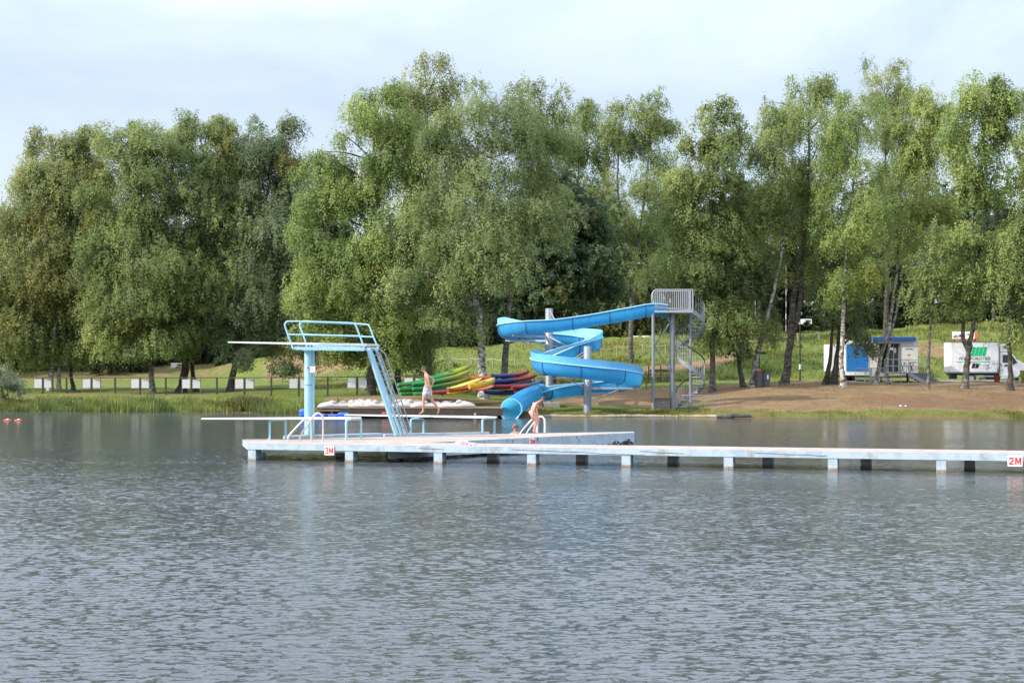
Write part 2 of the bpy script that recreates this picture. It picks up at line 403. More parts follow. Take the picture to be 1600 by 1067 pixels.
cols = [-1600 + 20 * i for i in range(241)]
rows = []; Z = 94.0
while Z < 140: rows.append(Z); Z += .42
while Z < 340: rows.append(Z); Z += 1.6
while Z < 3000: rows.append(Z); Z *= 1.18
me = bpy.data.meshes.new('ground'); vs = []; fs = []; dv = []; sv_ = []
for Zr in rows:
    for px in cols:
        sh = knots(px)[1][0]
        vs.append(((px - 800) / F * Zr, Zr, ground_pz(px, Zr))); dv.append(dirt(px, Zr, sh)); sv_.append(Zr - sh)
nc = len(cols)
for j in range(len(rows) - 1):
    for i in range(nc - 1):
        a = j * nc + i; fs.append((a, a + 1, a + nc + 1, a + nc))
me.from_pydata(vs, [], fs)
rv = [bump1(800 + F * v_[0] / v_[1], 1400, 1900, 110) * bump1(s_ + 1.2 * math.sin(v_[0] * .5) + .8 * math.sin(v_[0] * 1.3), 5.5, 9, 3) for v_, s_ in zip(vs, sv_)]
for nm, arr in (('dirt', dv), ('shore', sv_), ('rust', rv)):
    at = me.attributes.new(nm, 'FLOAT', 'POINT'); at.data.foreach_set('value', arr)
me.polygons.foreach_set('use_smooth', [True] * len(fs))
gm = bpy.data.materials.new('grass_and_bare_earth'); gm.use_nodes = True; nt = gm.node_tree; L = nt.links.new
b = nt.nodes['Principled BSDF']; b.inputs['Roughness'].default_value = .95; b.inputs['Specular IOR Level'].default_value = .1
tc = N(nt, 'ShaderNodeTexCoord')
def noise(sc, det=6, ro=.65):
    n = N(nt, 'ShaderNodeTexNoise'); n.inputs['Scale'].default_value = sc; n.inputs['Detail'].default_value = det; n.inputs['Roughness'].default_value = ro
    L(tc.outputs['Object'], n.inputs['Vector']); return n
def ramp(src, stops):
    r = N(nt, 'ShaderNodeValToRGB'); L(src, r.inputs['Fac']); e = r.color_ramp.elements
    while len(e) < len(stops): e.new(.5)
    for q, (p_, c_) in zip(e, stops): q.position = p_; q.color = (*c_, 1)
    return r
def mixc(f, a, b_):
    m = N(nt, 'ShaderNodeMix', data_type='RGBA'); L(f, m.inputs['Factor']); L(a, m.inputs['A']); L(b_, m.inputs['B']); return m
n1 = noise(.22); n2 = noise(1.6, 8, .75); n3 = noise(5, 6, .7)
g1 = ramp(n2.outputs['Fac'], [(.3, (.075, .115, .022)), (.52, (.135, .185, .038)), (.74, (.23, .225, .07))])
g2 = ramp(n2.outputs['Fac'], [(.3, (.10, .13, .03)), (.55, (.165, .19, .048)), (.75, (.26, .22, .085))])
rp = ramp(n1.outputs['Fac'], [(.42, (0, 0, 0)), (.6, (1, 1, 1))])
grass = mixc(rp.outputs['Color'], g1.outputs['Color'], g2.outputs['Color'])
d1 = ramp(n3.outputs['Fac'], [(.22, (.10, .064, .034)), (.5, (.21, .135, .075)), (.75, (.35, .25, .15))])
ad = N(nt, 'ShaderNodeAttribute', attribute_name='dirt')
ma = N(nt, 'ShaderNodeMath', operation='MULTIPLY_ADD'); L(n2.outputs['Fac'], ma.inputs[0]); ma.inputs[1].default_value = 1.5; 
n4 = noise(.5, 5, .6); sb = N(nt, 'ShaderNodeMath', operation='SUBTRACT'); L(ad.outputs['Fac'], sb.inputs[0]); L(n4.outputs['Fac'], sb.inputs[1]); sc4 = N(nt, 'ShaderNodeMath', operation='SUBTRACT'); L(sb.outputs[0], sc4.inputs[0]); sc4.inputs[1].default_value = .27; L(sc4.outputs[0], ma.inputs[2])
mr = N(nt, 'ShaderNodeMapRange'); mr.inputs['From Min'].default_value = .35; mr.inputs['From Max'].default_value = .8; L(ma.outputs[0], mr.inputs['Value'])
n5 = noise(.8, 7, .7)
d2 = ramp(n5.outputs['Fac'], [(.3, (.17, .11, .058)), (.5, (.285, .19, .10)), (.68, (.40, .285, .165))])
hf = N(nt, 'ShaderNodeRGB'); hf.outputs[0].default_value = (.55, .55, .55, 1)
dm = mixc(hf.outputs[0], d1.outputs['Color'], d2.outputs['Color'])
ar = N(nt, 'ShaderNodeAttribute', attribute_name='rust'); ru = ramp(n3.outputs['Fac'], [(.3, (.10, .055, .034)), (.7, (.25, .145, .085))]); rm = N(nt, 'ShaderNodeMath', operation='MULTIPLY'); L(ar.outputs['Fac'], rm.inputs[0]); rm.inputs[1].default_value = .62
dm = mixc(rm.outputs[0], dm.outputs['Result'], ru.outputs['Color'])
gr = mixc(mr.outputs['Result'], grass.outputs['Result'], dm.outputs['Result'])
ash = N(nt, 'ShaderNodeAttribute', attribute_name='shore')
wet = N(nt, 'ShaderNodeMapRange'); L(ash.outputs['Fac'], wet.inputs['Value']); wet.inputs['From Min'].default_value = .0; wet.inputs['From Max'].default_value = 1.5; wet.inputs['To Min'].default_value = 1; wet.inputs['To Max'].default_value = 0
mud = N(nt, 'ShaderNodeRGB'); mud.outputs[0].default_value = (.19, .125, .06, 1)
fin = mixc(wet.outputs['Result'], gr.outputs['Result'], mud.outputs[0])
L(fin.outputs['Result'], b.inputs['Base Color'])
bp = N(nt, 'ShaderNodeBump'); bp.inputs['Strength'].default_value = 1; bp.inputs['Distance'].default_value = .25
L(n3.outputs['Fac'], bp.inputs['Height']); L(bp.outputs['Normal'], b.inputs['Normal'])
me.materials.append(gm)
go = bpy.data.objects.new('ground', me); COL.objects.link(go); go['kind'] = 'structure'

# gravel road along the foot of the slope
mb = MB(); cs = [1215 + 15 * i for i in range(70)]
rws = [(Zr) for Zr in np.linspace(129.6, 133.4, 8)]
vsr = [(*((G(px, Zr + .35 * math.sin(px * .013)) + Vector((0, 0, .03)))),) for Zr in rws for px in cs]
mb.add(vsr, [(j * 70 + i, j * 70 + i + 1, (j + 1) * 70 + i + 1, (j + 1) * 70 + i) for j in range(7) for i in range(69)], 0, True)
ro = mb.build('road', mat('pale_gravel', (.30, .27, .23), .95, .25, 6, bump=.5)); ro['kind'] = 'structure'

# ---------------------------------------------------------------- lake
def wave_mesh():
    pxs = np.concatenate([np.arange(-1500, -120, 12.0), np.arange(-120, 1720, 3.0), np.arange(1720, 3100, 12.0)])
    zs = []; z = 9.0
    while z < 150: zs.append(z); z += .034 if z < 28 else .055 if z < 42 else .085 if z < 62 else .10 + (z - 62) * .005
    zs = np.array(zs); nx, nz = len(pxs), len(zs)
    Y = np.repeat(zs, nx).reshape(nz, nx); X = (pxs[None, :] - 800) / F * Y; Hh = np.zeros_like(Y)
    rg = np.random.default_rng(12)
    step = np.gradient(zs)[:, None]
    for k in range(64):
        lam = .085 * (4.6 ** rg.uniform(0, 1)); th = R(rg.normal(-72, 30)); kk = 2 * np.pi / lam
        slope = .0195 * (lam / .2) ** (.1 if lam < .2 else -.75)
        wgt = np.clip((lam / step - 2.2) / 1.8, 0, 1)
        if wgt.max() == 0: continue
        gr = .75 + .25 * np.sin(X * rg.uniform(.05, .25) + Y * rg.uniform(.03, .2) + rg.uniform(0, 6))
        Hh += slope / kk * 1.414 * wgt * gr * np.sin(kk * (np.cos(th) * X + np.sin(th) * Y) + rg.uniform(0, 6.28) + .6 * np.sin(X * .35 + k) + .5 * np.sin(Y * .27 + 2 * k))
    lee_ = 1 - .55 * np.clip((Y - 52) / 34, 0, 1); paw_ = .92 + .22 * np.sin(X * .08 + 1.5 * np.sin(Y * .06)) * np.sin(Y * .11 + X * .03)
    Hh *= lee_ * paw_
    co_ = np.stack([X, Y, Hh], axis=-1).reshape(-1, 3)
    base = np.array([(-900, -90, -.35), (900, -90, -.35), (900, 190, -.35), (-900, 190, -.35)], dtype=float)
    co_ = np.concatenate([co_, base]); nv = len(co_)
    a = (np.arange(nz - 1)[:, None] * nx + np.arange(nx - 1)[None, :]).ravel()
    q = np.stack([a, a + 1, a + nx + 1, a + nx], axis=1); q = np.concatenate([q, [[nv - 4, nv - 3, nv - 2, nv - 1]]])
    me = bpy.data.meshes.new('water'); me.vertices.add(nv); me.vertices.foreach_set('co', co_.astype(np.float32).ravel())
    me.loops.add(len(q) * 4); me.loops.foreach_set('vertex_index', q.astype(np.int32).ravel())
    me.polygons.add(len(q)); me.polygons.foreach_set('loop_start', np.arange(0, len(q) * 4, 4, dtype=np.int32))
    me.polygons.foreach_set('use_smooth', np.ones(len(q), dtype=bool)); me.update(calc_edges=True); return me
wm = bpy.data.materials.new('lake_water'); wm.use_nodes = True; nt = wm.node_tree; L = nt.links.new
b = nt.nodes['Principled BSDF']; b.inputs['Base Color'].default_value = (.064, .073, .076, 1); b.inputs['Roughness'].default_value = .11
b.inputs['IOR'].default_value = 1.333
tc = N(nt, 'ShaderNodeTexCoord')
def wave(sc, rot, stretch, det):
    mp = N(nt, 'ShaderNodeMapping'); mp.inputs['Rotation'].default_value = (0, 0, R(rot)); mp.inputs['Scale'].default_value = stretch
    L(tc.outputs['Object'], mp.inputs['Vector'])
    n = N(nt, 'ShaderNodeTexNoise'); n.inputs['Scale'].default_value = sc; n.inputs['Detail'].default_value = det; n.inputs['Roughness'].default_value = .55; n.inputs['Distortion'].default_value = .4
    L(mp.outputs['Vector'], n.inputs['Vector']); return n
wa = wave(5.5, 14, (.7, 1.7, 1), 3); wb = wave(15, -10, (.7, 1.6, 1), 3); wc = wave(.07, 15, (.6, 2.4, 1), 4)
def V3(op, a, b_):
    n = N(nt, 'ShaderNodeVectorMath', operation=op)
    for k_, q in enumerate((a, b_)):
        if isinstance(q, tuple): n.inputs[k_].default_value = q
        else: L(q, n.inputs[k_])
    return n.outputs[0]
ta_ = V3('MULTIPLY', V3('SUBTRACT', wa.outputs['Color'], (.5, .5, .5)), (.55, .80, 0))
tb_ = V3('MULTIPLY', V3('SUBTRACT', wb.outputs['Color'], (.5, .5, .5)), (.55, .80, 0))
tilt = V3('ADD', ta_, tb_)
# wind: the lee of the far bank lies calmer, with cat's-paws between
sp = N(nt, 'ShaderNodeSeparateXYZ'); L(tc.outputs['Object'], sp.inputs[0])
lee = N(nt, 'ShaderNodeMapRange'); L(sp.outputs['Y'], lee.inputs['Value']); lee.inputs['From Min'].default_value = 46; lee.inputs['From Max'].default_value = 82; lee.inputs['To Min'].default_value = 1; lee.inputs['To Max'].default_value = .40
paw = N(nt, 'ShaderNodeMapRange'); L(wc.outputs['Fac'], paw.inputs['Value']); paw.inputs['From Min'].default_value = .35; paw.inputs['From Max'].default_value = .65; paw.inputs['To Min'].default_value = .45; paw.inputs['To Max'].default_value = 1.2
ml = N(nt, 'ShaderNodeMath', operation='MULTIPLY'); L(lee.outputs['Result'], ml.inputs[0]); L(paw.outputs['Result'], ml.inputs[1])
sc_ = N(nt, 'ShaderNodeVectorMath', operation='SCALE'); L(tilt, sc_.inputs[0]); L(ml.outputs[0], sc_.inputs['Scale'])
ge = N(nt, 'ShaderNodeNewGeometry'); nn_ = N(nt, 'ShaderNodeVectorMath', operation='NORMALIZE'); L(V3('ADD', sc_.outputs[0], ge.outputs['Normal']), nn_.inputs[0])
L(nn_.outputs[0], b.inputs['Normal'])
wme = wave_mesh(); wme.materials.append(wm); wo = bpy.data.objects.new('water', wme); COL.objects.link(wo); wo['kind'] = 'structure'

# ---------------------------------------------------------------- blades of grass and reeds
def blades(name, pts, hts, wid, col, seed, label, lean=.25, straw=.14):
    rg = np.random.default_rng(seed); n = len(pts); pts = np.array(pts); h = np.array(hts) * rg.uniform(.6, 1.15, n)
    a = rg.uniform(0, 2 * np.pi, n); w2 = wid * rg.uniform(.6, 1.3, n) / 2
    sx, sy = np.cos(a) * w2, np.sin(a) * w2; la = rg.uniform(0, 2 * np.pi, n); ll = np.abs(rg.normal(0, lean, n)) * h
    dx, dy = np.cos(la) * ll, np.sin(la) * ll
    v = np.zeros((n, 4, 3))
    v[:, 0] = pts + np.c_[-sx, -sy, np.full(n, -.05)]; v[:, 1] = pts + np.c_[sx, sy, np.full(n, -.05)]
    v[:, 2] = pts + np.c_[dx * .45 + sx * .8, dy * .45 + sy * .8, h * .6]; v[:, 3] = pts + np.c_[dx, dy, h]
    me = quad_mesh(name, v, M_['blade'], np.clip(.5 + .28 * np.sin(pts[:, 0] * .8 + 2 * np.sin(pts[:, 0] * .33 + pts[:, 1] * .5)) + .22 * np.sin(pts[:, 0] * 3.1 + pts[:, 1] * 2) + rg.normal(0, .12, n), 0, 1), (rg.uniform(0, 1, n) < straw * (1 + np.sin(pts[:, 0] * .6 + 1.3 * np.sin(pts[:, 0] * .21)))) * rg.uniform(.4, .95, n))
    o = bpy.data.objects.new(name, me); COL.objects.link(o); o.color = (*col, 1)
    tag(o, label, 'grass', kind='stuff'); return o
def quad_mesh(name, v, material, tint, gold):
    n = len(v); me = bpy.data.meshes.new(name)
    me.vertices.add(n * 4); me.vertices.foreach_set('co', np.ascontiguousarray(v, dtype=np.float32).ravel())
    me.loops.add(n * 4); me.loops.foreach_set('vertex_index', np.arange(n * 4, dtype=np.int32))
    me.polygons.add(n); me.polygons.foreach_set('loop_start', np.arange(0, n * 4, 4, dtype=np.int32))
    me.materials.append(material)
    for nm, arr in (('tint', tint), ('gold', gold)):
        at = me.attributes.new(nm, 'FLOAT', 'POINT'); at.data.foreach_set('value', np.repeat(np.asarray(arr, dtype=np.float32), 4))
    me.update(calc_edges=True); return me
def scatter(n, pxa, pxb, da, db, seed, keep=lambda px, d: 1.0):
    r_ = random.Random(seed); out = []
    while len(out) < n:
        px = r_.uniform(pxa, pxb); d = r_.uniform(da, db)
        if r_.random() < keep(px, d): out.append(tuple(G(px, knots(px)[1][0] + d)))
    return out
def patchy(px, d): return .18 + .82 * (.5 + .5 * math.sin(px * .045 + 2 * math.sin(px * .017) + d * .8)) ** 1.4
def patch2(px, d): return (.5 + .5 * math.sin(px * .028 + 3 * math.sin(px * .011 + 1) - d * .5)) ** 2
def hts(pts, lo, hi):
    return [lo + (hi - lo) * (.5 + .5 * math.sin(q[0] * .9 + 1.7 * math.sin(q[0] * .37))) * (.6 + .4 * math.sin(q[0] * 2.3 + q[1])) for q in pts]
p_ = scatter(7500, -250, 495, -.6, 2.6, 1, lambda px, d: patchy(px, d) * (1 - .45 * max(0, d) / 2.6))
blades('reeds', p_, hts(p_, .45, 1.05), .05, (.155, .205, .06), 1, 'tall green and straw reeds standing along the left shore', .16, .16)
p_ = scatter(3800, -250, 480, .2, 3.4, 2, patch2)
blades('sedge', p_, hts(p_, .4, .95), .05, (.105, .105, .045), 2, 'dark brownish sedge clumps between the reeds of the left shore', .3)
p_ = scatter(10000, -250, 540, .6, 6.5, 3, lambda px, d: patchy(px + 60, d) * (1 - .6 * d / 6.5))
blades('bank_grass', p_, [.30] * len(p_), .05, (.14, .22, .035), 3, 'rough green grass on the bank behind the reeds', .35)
p_ = scatter(9000, 840, 1900, -.1, 3.6, 4, lambda px, d: (1 if px < 1110 else .8 * (1 - smooth(1.4, 3.4, d)) * patchy(px * .8, d)) * patchy(px * 1.6, d * 2))
blades('shore_grass', p_, hts(p_, .07, .32), .04, (.19, .205, .05), 4, 'short green grass fringing the water around the slide', .4, .3)
p_ = scatter(2600, 1080, 1900, 3, 28, 5, lambda px, d: patchy(px * .9, d * .45) ** 2)
blades('sparse_grass', p_, hts(p_, .04, .13), .06, (.17, .17, .05), 5, 'sparse worn grass tufts on the brown bank below the road', .6, .35)
def slope_keep(px, d): return patchy(px * 1.3, d * .7)
def scatter2(n, pxa, pxb, za, zb, seed, keep):
    r_ = random.Random(seed); out = []
    while len(out) < n:
        px = r_.uniform(pxa, pxb); Zq = r_.uniform(za, zb)
        if r_.random() < keep(px, Zq) * (1 - min(1, dirt(px, Zq, knots(px)[1][0]))): out.append(tuple(G(px, Zq)))
    return out
p_ = scatter2(26000, 860, 1800, 140, 178, 6, slope_keep)
blades('slope_grass', p_, hts(p_, .2, .6), .09, (.16, .185, .04), 6, 'long rough grass growing over the slope behind the road', .45)
p_ = scatter2(9000, 480, 900, 130, 186, 7, slope_keep)
blades('meadow_grass', p_, hts(p_, .1, .4), .08, (.19, .19, .06), 7, 'dry meadow grass on the slope behind the kayaks', .45)
# ---------------------------------------------------------------- trees
LEAF_D = 620
def crown(name, blobs, seed, leaf=.155, dens=LEAF_D, droop=1.0, goldp=.03, clump=.30, spread=.85, zlow=None):
    rg = np.random.default_rng(seed); C = []; O = []; T = []; GD = []; centres = []
    for bi, (c, rx, ry, rz) in enumerate(blobs):
        c = np.array(c); area = math.pi * rx * rz
        nl = int(area * dens); ncl = max(6, int(area * .42))
        u = rg.normal(size=(ncl, 3)); u /= np.linalg.norm(u, axis=1)[:, None]
        rr = rg.uniform(.3, 1.06, ncl) ** .7
        cc = c + u * rr[:, None] * np.array([rx, ry, rz])
        cr = (clump * min(rx, rz) + .35) * rg.uniform(.65, 1.35, ncl)
        ct = np.clip(rg.normal(.5, .17, ncl), 0, 1)
        cg = (rg.uniform(0, 1, ncl) < goldp) * rg.uniform(.3, .8, ncl)
        centres += [(cc[i], c) for i in range(ncl)]
        m = 22; nsp = max(1, nl // m)
        k = rg.integers(0, ncl, nsp)
        sa = rg.normal(size=(nsp, 3)); sa /= np.linalg.norm(sa, axis=1)[:, None]
        anc = cc[k] + sa * (rg.uniform(0, 1, nsp) ** .4 * cr[k])[:, None] * np.array([1.15, 1.15, .9])
        out = anc - c; out[:, 2] *= .3; out /= (np.linalg.norm(out, axis=1)[:, None] + 1e-6)
        Ls = rg.uniform(.45, 1.25, nsp) * (.5 + .6 * droop)
        t = rg.uniform(0, 1, (nsp, m))
        pos = anc[:, None, :] + out[:, None, :] * (Ls[:, None] * t * (.75 - .3 * droop) * spread)[..., None]
        pos[..., 2] -= Ls[:, None] * (t ** 1.4) * droop * .95
        pos += rg.normal(0, .11, pos.shape)
        if zlow is not None:
            lowz = zlow[bi] - rg.exponential(.22, pos.shape[:2]); up_ = np.maximum(lowz - pos[..., 2], 0); pos[..., 2] += up_ * 1.4
        C.append(pos.reshape(-1, 3))
        oo = anc - c; oo /= (np.linalg.norm(oo, axis=1)[:, None] + 1e-6); oo = oo * .45 + sa * .85
        O.append(np.repeat(oo, m, axis=0))
        T.append(np.clip(np.repeat(ct[k], m) + rg.normal(0, .07, nsp * m), 0, 1))
        GD.append(np.clip(np.repeat(cg[k], m) * rg.uniform(.4, 1.2, nsp * m), 0, 1))
    C = np.concatenate(C); O = np.concatenate(O); T = np.concatenate(T); GD = np.concatenate(GD); n = len(C)
    nr = O * .9 + np.array([0, 0, .4]) + rg.normal(0, .45, (n, 3)); nr /= np.linalg.norm(nr, axis=1)[:, None]
    a = rg.normal(0, .7, (n, 3)) + np.array([0, 0, -.8 * droop]); a -= nr * np.sum(a * nr, axis=1)[:, None]; a /= (np.linalg.norm(a, axis=1)[:, None] + 1e-6)
    bb = np.cross(nr, a); sz = leaf * rg.uniform(.65, 1.3, n)
    v = np.zeros((n, 4, 3)); A = a * (sz * .5)[:, None]; B = bb * (sz * .32)[:, None]
    v[:, 0] = C - A; v[:, 1] = C + B - A * .1; v[:, 2] = C + A; v[:, 3] = C - B - A * .1
    return quad_mesh(name, v, M_['leaf'], T, GD), centres

def spline(pts, n):
    """Catmull-Rom through points"""
    pts = [Vector(p) for p in pts]; q = [pts[0] * 2 - pts[1]] + pts + [pts[-1] * 2 - pts[-2]]; out = []
    for i in range(1, len(q) - 2):
        for j in range(n):
            t = j / n
            out.append(.5 * ((2 * q[i]) + (q[i + 1] - q[i - 1]) * t + (2 * q[i - 1] - 5 * q[i] + 4 * q[i + 1] - q[i + 2]) * t * t + (3 * q[i] - q[i - 1] - 3 * q[i + 1] + q[i + 2]) * t ** 3))
    out.append(pts[-1]); return out

def tree(label, Z, trunks, blobs, col, seed, barkm='birch_grey', r0=.24, group='birches along the shore', name='birch_tree', leaf=.155, dens=LEAF_D, droop=1.0, goldp=.03, deep=.8, limbs=True, cat='tree'):
    rg = random.Random(seed); k = F / Z
    b0 = trunks[0][0]; base = G(b0[0], Z); wd = 1.14 if b0[0] < 1100 else 1.04
    if b0[0] > 1170 and dens == LEAF_D: dens = 500
    if b0[0] < 480: dens = 760
    e = thing(name, label, cat, base, group)
    wb = []
    for (cx, cy, rx, ry) in blobs:
        p = P(cx, cy, Z + rg.uniform(-1, 1) * .35 * rx / k)
        wb.append((tuple(p), rx * wd / k, rx * wd / k * deep, ry * 1.08 / k))
    for (cx, cy, rx, ry) in sorted(blobs, key=lambda q: q[1] - q[3])[:4]:
        for _ in range(3):
            wx, wy = rg.uniform(6, 10), rg.uniform(12, 20); wb.append((tuple(P(cx + rg.uniform(-.75, .75) * rx, cy - ry * rg.uniform(.75, 1.05) - 3, Z)), wx / k, wx / k, wy / k)); blobs = blobs + [(cx, cy, rx, ry)]
    lows = [P(0, cy + ry * 1.02 + 7, Z).z for (cx, cy, rx, ry) in blobs]; droop *= rg.uniform(.8, 1.25); leaf *= rg.uniform(.85, 1.12)
    me, cen = crown('crown', wb, seed, leaf, dens, droop, goldp, rg.uniform(.33, .46), zlow=lows)
    cr_ = bpy.data.objects.new('crown', me); COL.objects.link(cr_); cr_.color = (*col, 1); put(cr_, e)
    mb = MB(); allp = []
    for ti, tr in enumerate(trunks):
        pts = []
        for i, (px, py) in enumerate(tr):
            off = 0 if i == 0 else rg.uniform(-.25, .25)
            p = P(px, py, Z + off + ti * .15)
            if ti < 3 and i == 0 and abs(py - trunks[0][0][1]) < 14: p = G(px, Z + ti * .3); p.z -= .15
            pts.append(p)
        sp = spline(pts, 5); n = len(sp); rr0 = r0 * (1 if ti == 0 else .75)
        rs = [rr0 * (1 - .82 * (i / (n - 1))) for i in range(n)]
        if abs(tr[0][1] - trunks[0][0][1]) < 14:
            rs[0] *= 1.55; rs[1] *= 1.12
        for i in range(1, n - 1): sp[i] += Vector((rg.gauss(0, .04), rg.gauss(0, .04), 0))
        mb.tube(sp, rs, 9); allp += list(zip(sp, rs))
    if limbs:
        for (c, rx, ry, rz) in wb:
            c = Vector(c); cand = [(p, r) for p, r in allp if p.z < c.z - rz * .1] or allp[:2]
            p, r = min(cand, key=lambda q: (q[0] - c).length + .6 * abs((c.z - q[0].z) - 1.5))
            d = c - p
            mid = p + d * .55 + Vector((0, 0, d.length * .10))
            mb.tube(spline([p, mid, c + Vector((0, 0, rz * .3))], 4), [min(r * .7, .10) * (1 - .8 * i / 8) for i in range(9)], 6)
        for (cc, c) in rg.sample(cen, min(len(cen), 46)):
            c = Vector(c); cc = Vector(cc); s = c.lerp(cc, .15); mid = s.lerp(cc, .5) + Vector((0, 0, .25))
            mb.tube([s, mid, cc], [.035, .022, .01], 4, cap=False)
    mb.build('trunk', M_[barkm], e)
    return e

GREEN = (0.232, 0.290, 0.098); BRIGHT = (0.261, 0.335, 0.100); OLIVE = (0.268, 0.303, 0.110); DARK = (0.171, 0.222, 0.093); BLUISH = (0.201, 0.256, 0.127); YEL = (0.287, 0.346, 0.107); DEEP = (0.088, 0.137, 0.061)
BZ = baseZ
tree('birch at the left edge of the lake, its crown cut by the picture edge', BZ(-25, 611), [[(-25, 611), (-22, 520), (-18, 400)]],
     [(-10, 470, 55, 90), (0, 375, 40, 55), (-40, 420, 60, 90), (10, 520, 40, 50)], OLIVE, 11, goldp=.06)
tree('twin-stemmed birch with yellowing lower branches behind the leftmost white boards', BZ(78, 611), [[(78, 611), (84, 540), (95, 400), (108, 260)], [(93, 612), (86, 545), (66, 430), (55, 330)]],
     [(88, 262, 52, 48), (125, 240, 42, 38), (62, 322, 52, 55), (115, 345, 62, 66), (48, 420, 58, 66), (108, 445, 66, 74), (42, 505, 52, 56), (105, 520, 55, 46), (145, 300, 36, 52)], OLIVE, 12, barkm='birch', goldp=.10)
tree('slim leaning birch just right of the leftmost twin-stemmed birch', BZ(115, 609), [[(115, 609), (112, 565), (128, 470), (140, 400)]],
     [(142, 500, 48, 48), (150, 430, 46, 56), (160, 370, 40, 50)], GREEN, 13, r0=.18, goldp=.05)
tree('rounded green birch with one dark trunk in front of the white boards', BZ(238, 614), [[(238, 614), (233, 560), (216, 480), (218, 360), (222, 250)]],
     [(215, 242, 46, 42), (245, 290, 50, 56), (190, 320, 46, 56), (215, 385, 64, 58), (252, 430, 56, 58), (190, 455, 56, 52), (230, 508, 56, 42), (182, 515, 42, 38)], GREEN, 14, goldp=.05)
tree('broad birch with a thick leaning trunk and golden tips at its top', BZ(282, 612), [[(282, 612), (293, 552), (305, 450), (316, 330), (318, 230)]],
     [(312, 222, 50, 38), (345, 245, 38, 48), (284, 275, 46, 50), (330, 325, 60, 56), (288, 395, 64, 64), (345, 415, 56, 64), (310, 485, 60, 48), (272, 520, 38, 36)], GREEN, 15, barkm='bark_dark', r0=.36, goldp=.10)
tree('dark birch close behind the thick leaning trunk', BZ(306, 611), [[(306, 611), (304, 540), (345, 400), (368, 290)]],
     [(372, 290, 38, 56), (375, 390, 46, 74), (352, 495, 46, 46)], DARK, 16, r0=.2, barkm='bark_dark')
tree('bluish green birch left of the diving tower, with low hanging boughs', BZ(360, 612), [[(360, 612), (371, 540), (398, 400), (428, 250)]],
     [(428, 235, 44, 42), (408, 285, 46, 56), (452, 295, 34, 62), (420, 375, 56, 64), (442, 455, 50, 64), (398, 475, 56, 64), (400, 535, 50, 34), (452, 535, 30, 38)], BLUISH, 17, barkm='bark_dark', r0=.3)
tree('bright yellow-green birch above the high diving board', BZ(578, 617), [[(578, 617), (584, 530), (580, 360), (586, 180)]],
     [(585, 190, 56, 50), (560, 265, 56, 60), (622, 255, 50, 60), (500, 282, 26, 40), (522, 345, 54, 60), (590, 355, 66, 66), (490, 420, 42, 56), (540, 435, 66, 66), (610, 445, 56, 66), (482, 480, 34, 42), (522, 520, 50, 40), (600, 518, 56, 46)], BRIGHT, 18, r0=.34, barkm='bark_dark')
tree('weeping birch with a dark trunk and hanging strands beside the walking swimmer', BZ(621, 611), [[(621, 611), (623, 520), (640, 400)]],
     [(642, 475, 46, 56), (642, 545, 34, 38), (612, 555, 28, 38), (655, 410, 40, 50)], GREEN, 19, r0=.26, barkm='bark_dark', droop=1.4)
tree('tall olive birch rising behind the bright birch, tip above its neighbours', 140, [[(668, 588), (668, 400), (668, 150)]],
     [(666, 135, 44, 36), (664, 185, 46, 46), (660, 255, 46, 56), (665, 330, 50, 60)], OLIVE, 20, r0=.3, barkm='bark_dark')
tree('white-trunked weeping birch leaning left beside the kayak racks', BZ(755, 623), [[(755, 623), (753, 560), (748, 490), (738, 430), (758, 300), (776, 170)], [(748, 490), (705, 445), (655, 420)]],
     [(780, 178, 50, 46), (722, 228, 50, 50), (800, 240, 50, 56), (690, 278, 40, 56), (742, 318, 64, 64), (808, 325, 56, 64), (650, 365, 50, 68), (702, 398, 56, 64), (660, 445, 46, 40), (768, 395, 50, 56), (702, 470, 36, 32), (738, 500, 20, 46)], (.255, .315, .12), 21, barkm='birch', r0=.34, droop=1.25)
tree('plain brown-trunked birch between the kayak racks and the slide mouth', BZ(787, 618), [[(787, 618), (790, 560), (800, 450), (830, 320), (852, 190)]],
     [(850, 178, 42, 38), (862, 245, 46, 56), (838, 325, 42, 46)], GREEN, 22, r0=.3)
tree('dark dense broadleaf tree behind the top of the blue slide', 139, [[(862, 590), (866, 500), (868, 380)]],
     [(880, 335, 64, 56), (842, 395, 68, 62), (912, 405, 56, 64), (872, 460, 74, 38), (802, 440, 46, 52), (822, 490, 44, 32)], DEEP, 23, droop=.5, group='broadleaf trees behind the slide', name='broadleaf_tree', barkm='bark_dark', leaf=.26, r0=.35)
tree('narrow loose birch between the dark broadleaf and the airy double birch', 160, [[(905, 555), (902, 400), (905, 200)]],
     [(900, 212, 42, 46), (916, 268, 36, 46), (925, 330, 42, 46)], GREEN, 24, r0=.22, dens=460)
tree('airy double birch with sky showing through, above the slide tower', 158, [[(985, 560), (985, 420), (965, 300), (970, 190)], [(986, 450), (1005, 320), (1018, 190)]],
     [(985, 195, 42, 36), (1022, 200, 34, 42), (958, 240, 32, 40), (1015, 268, 40, 46), (980, 330, 52, 46), (1002, 395, 56, 46), (950, 395, 42, 36)], GREEN, 25, r0=.25, dens=380)
tree('leafy birch immediately right of the spiral stair', BZ(1113, 612), [[(1113, 612), (1112, 540), (1110, 400), (1116, 200)]],
     [(1114, 205, 32, 36), (1132, 248, 42, 42), (1086, 268, 42, 46), (1110, 328, 60, 56), (1080, 398, 46, 56), (1130, 418, 50, 56), (1088, 466, 46, 42), (1118, 508, 36, 34), (1152, 470, 32, 42)], GREEN, 26, r0=.24)
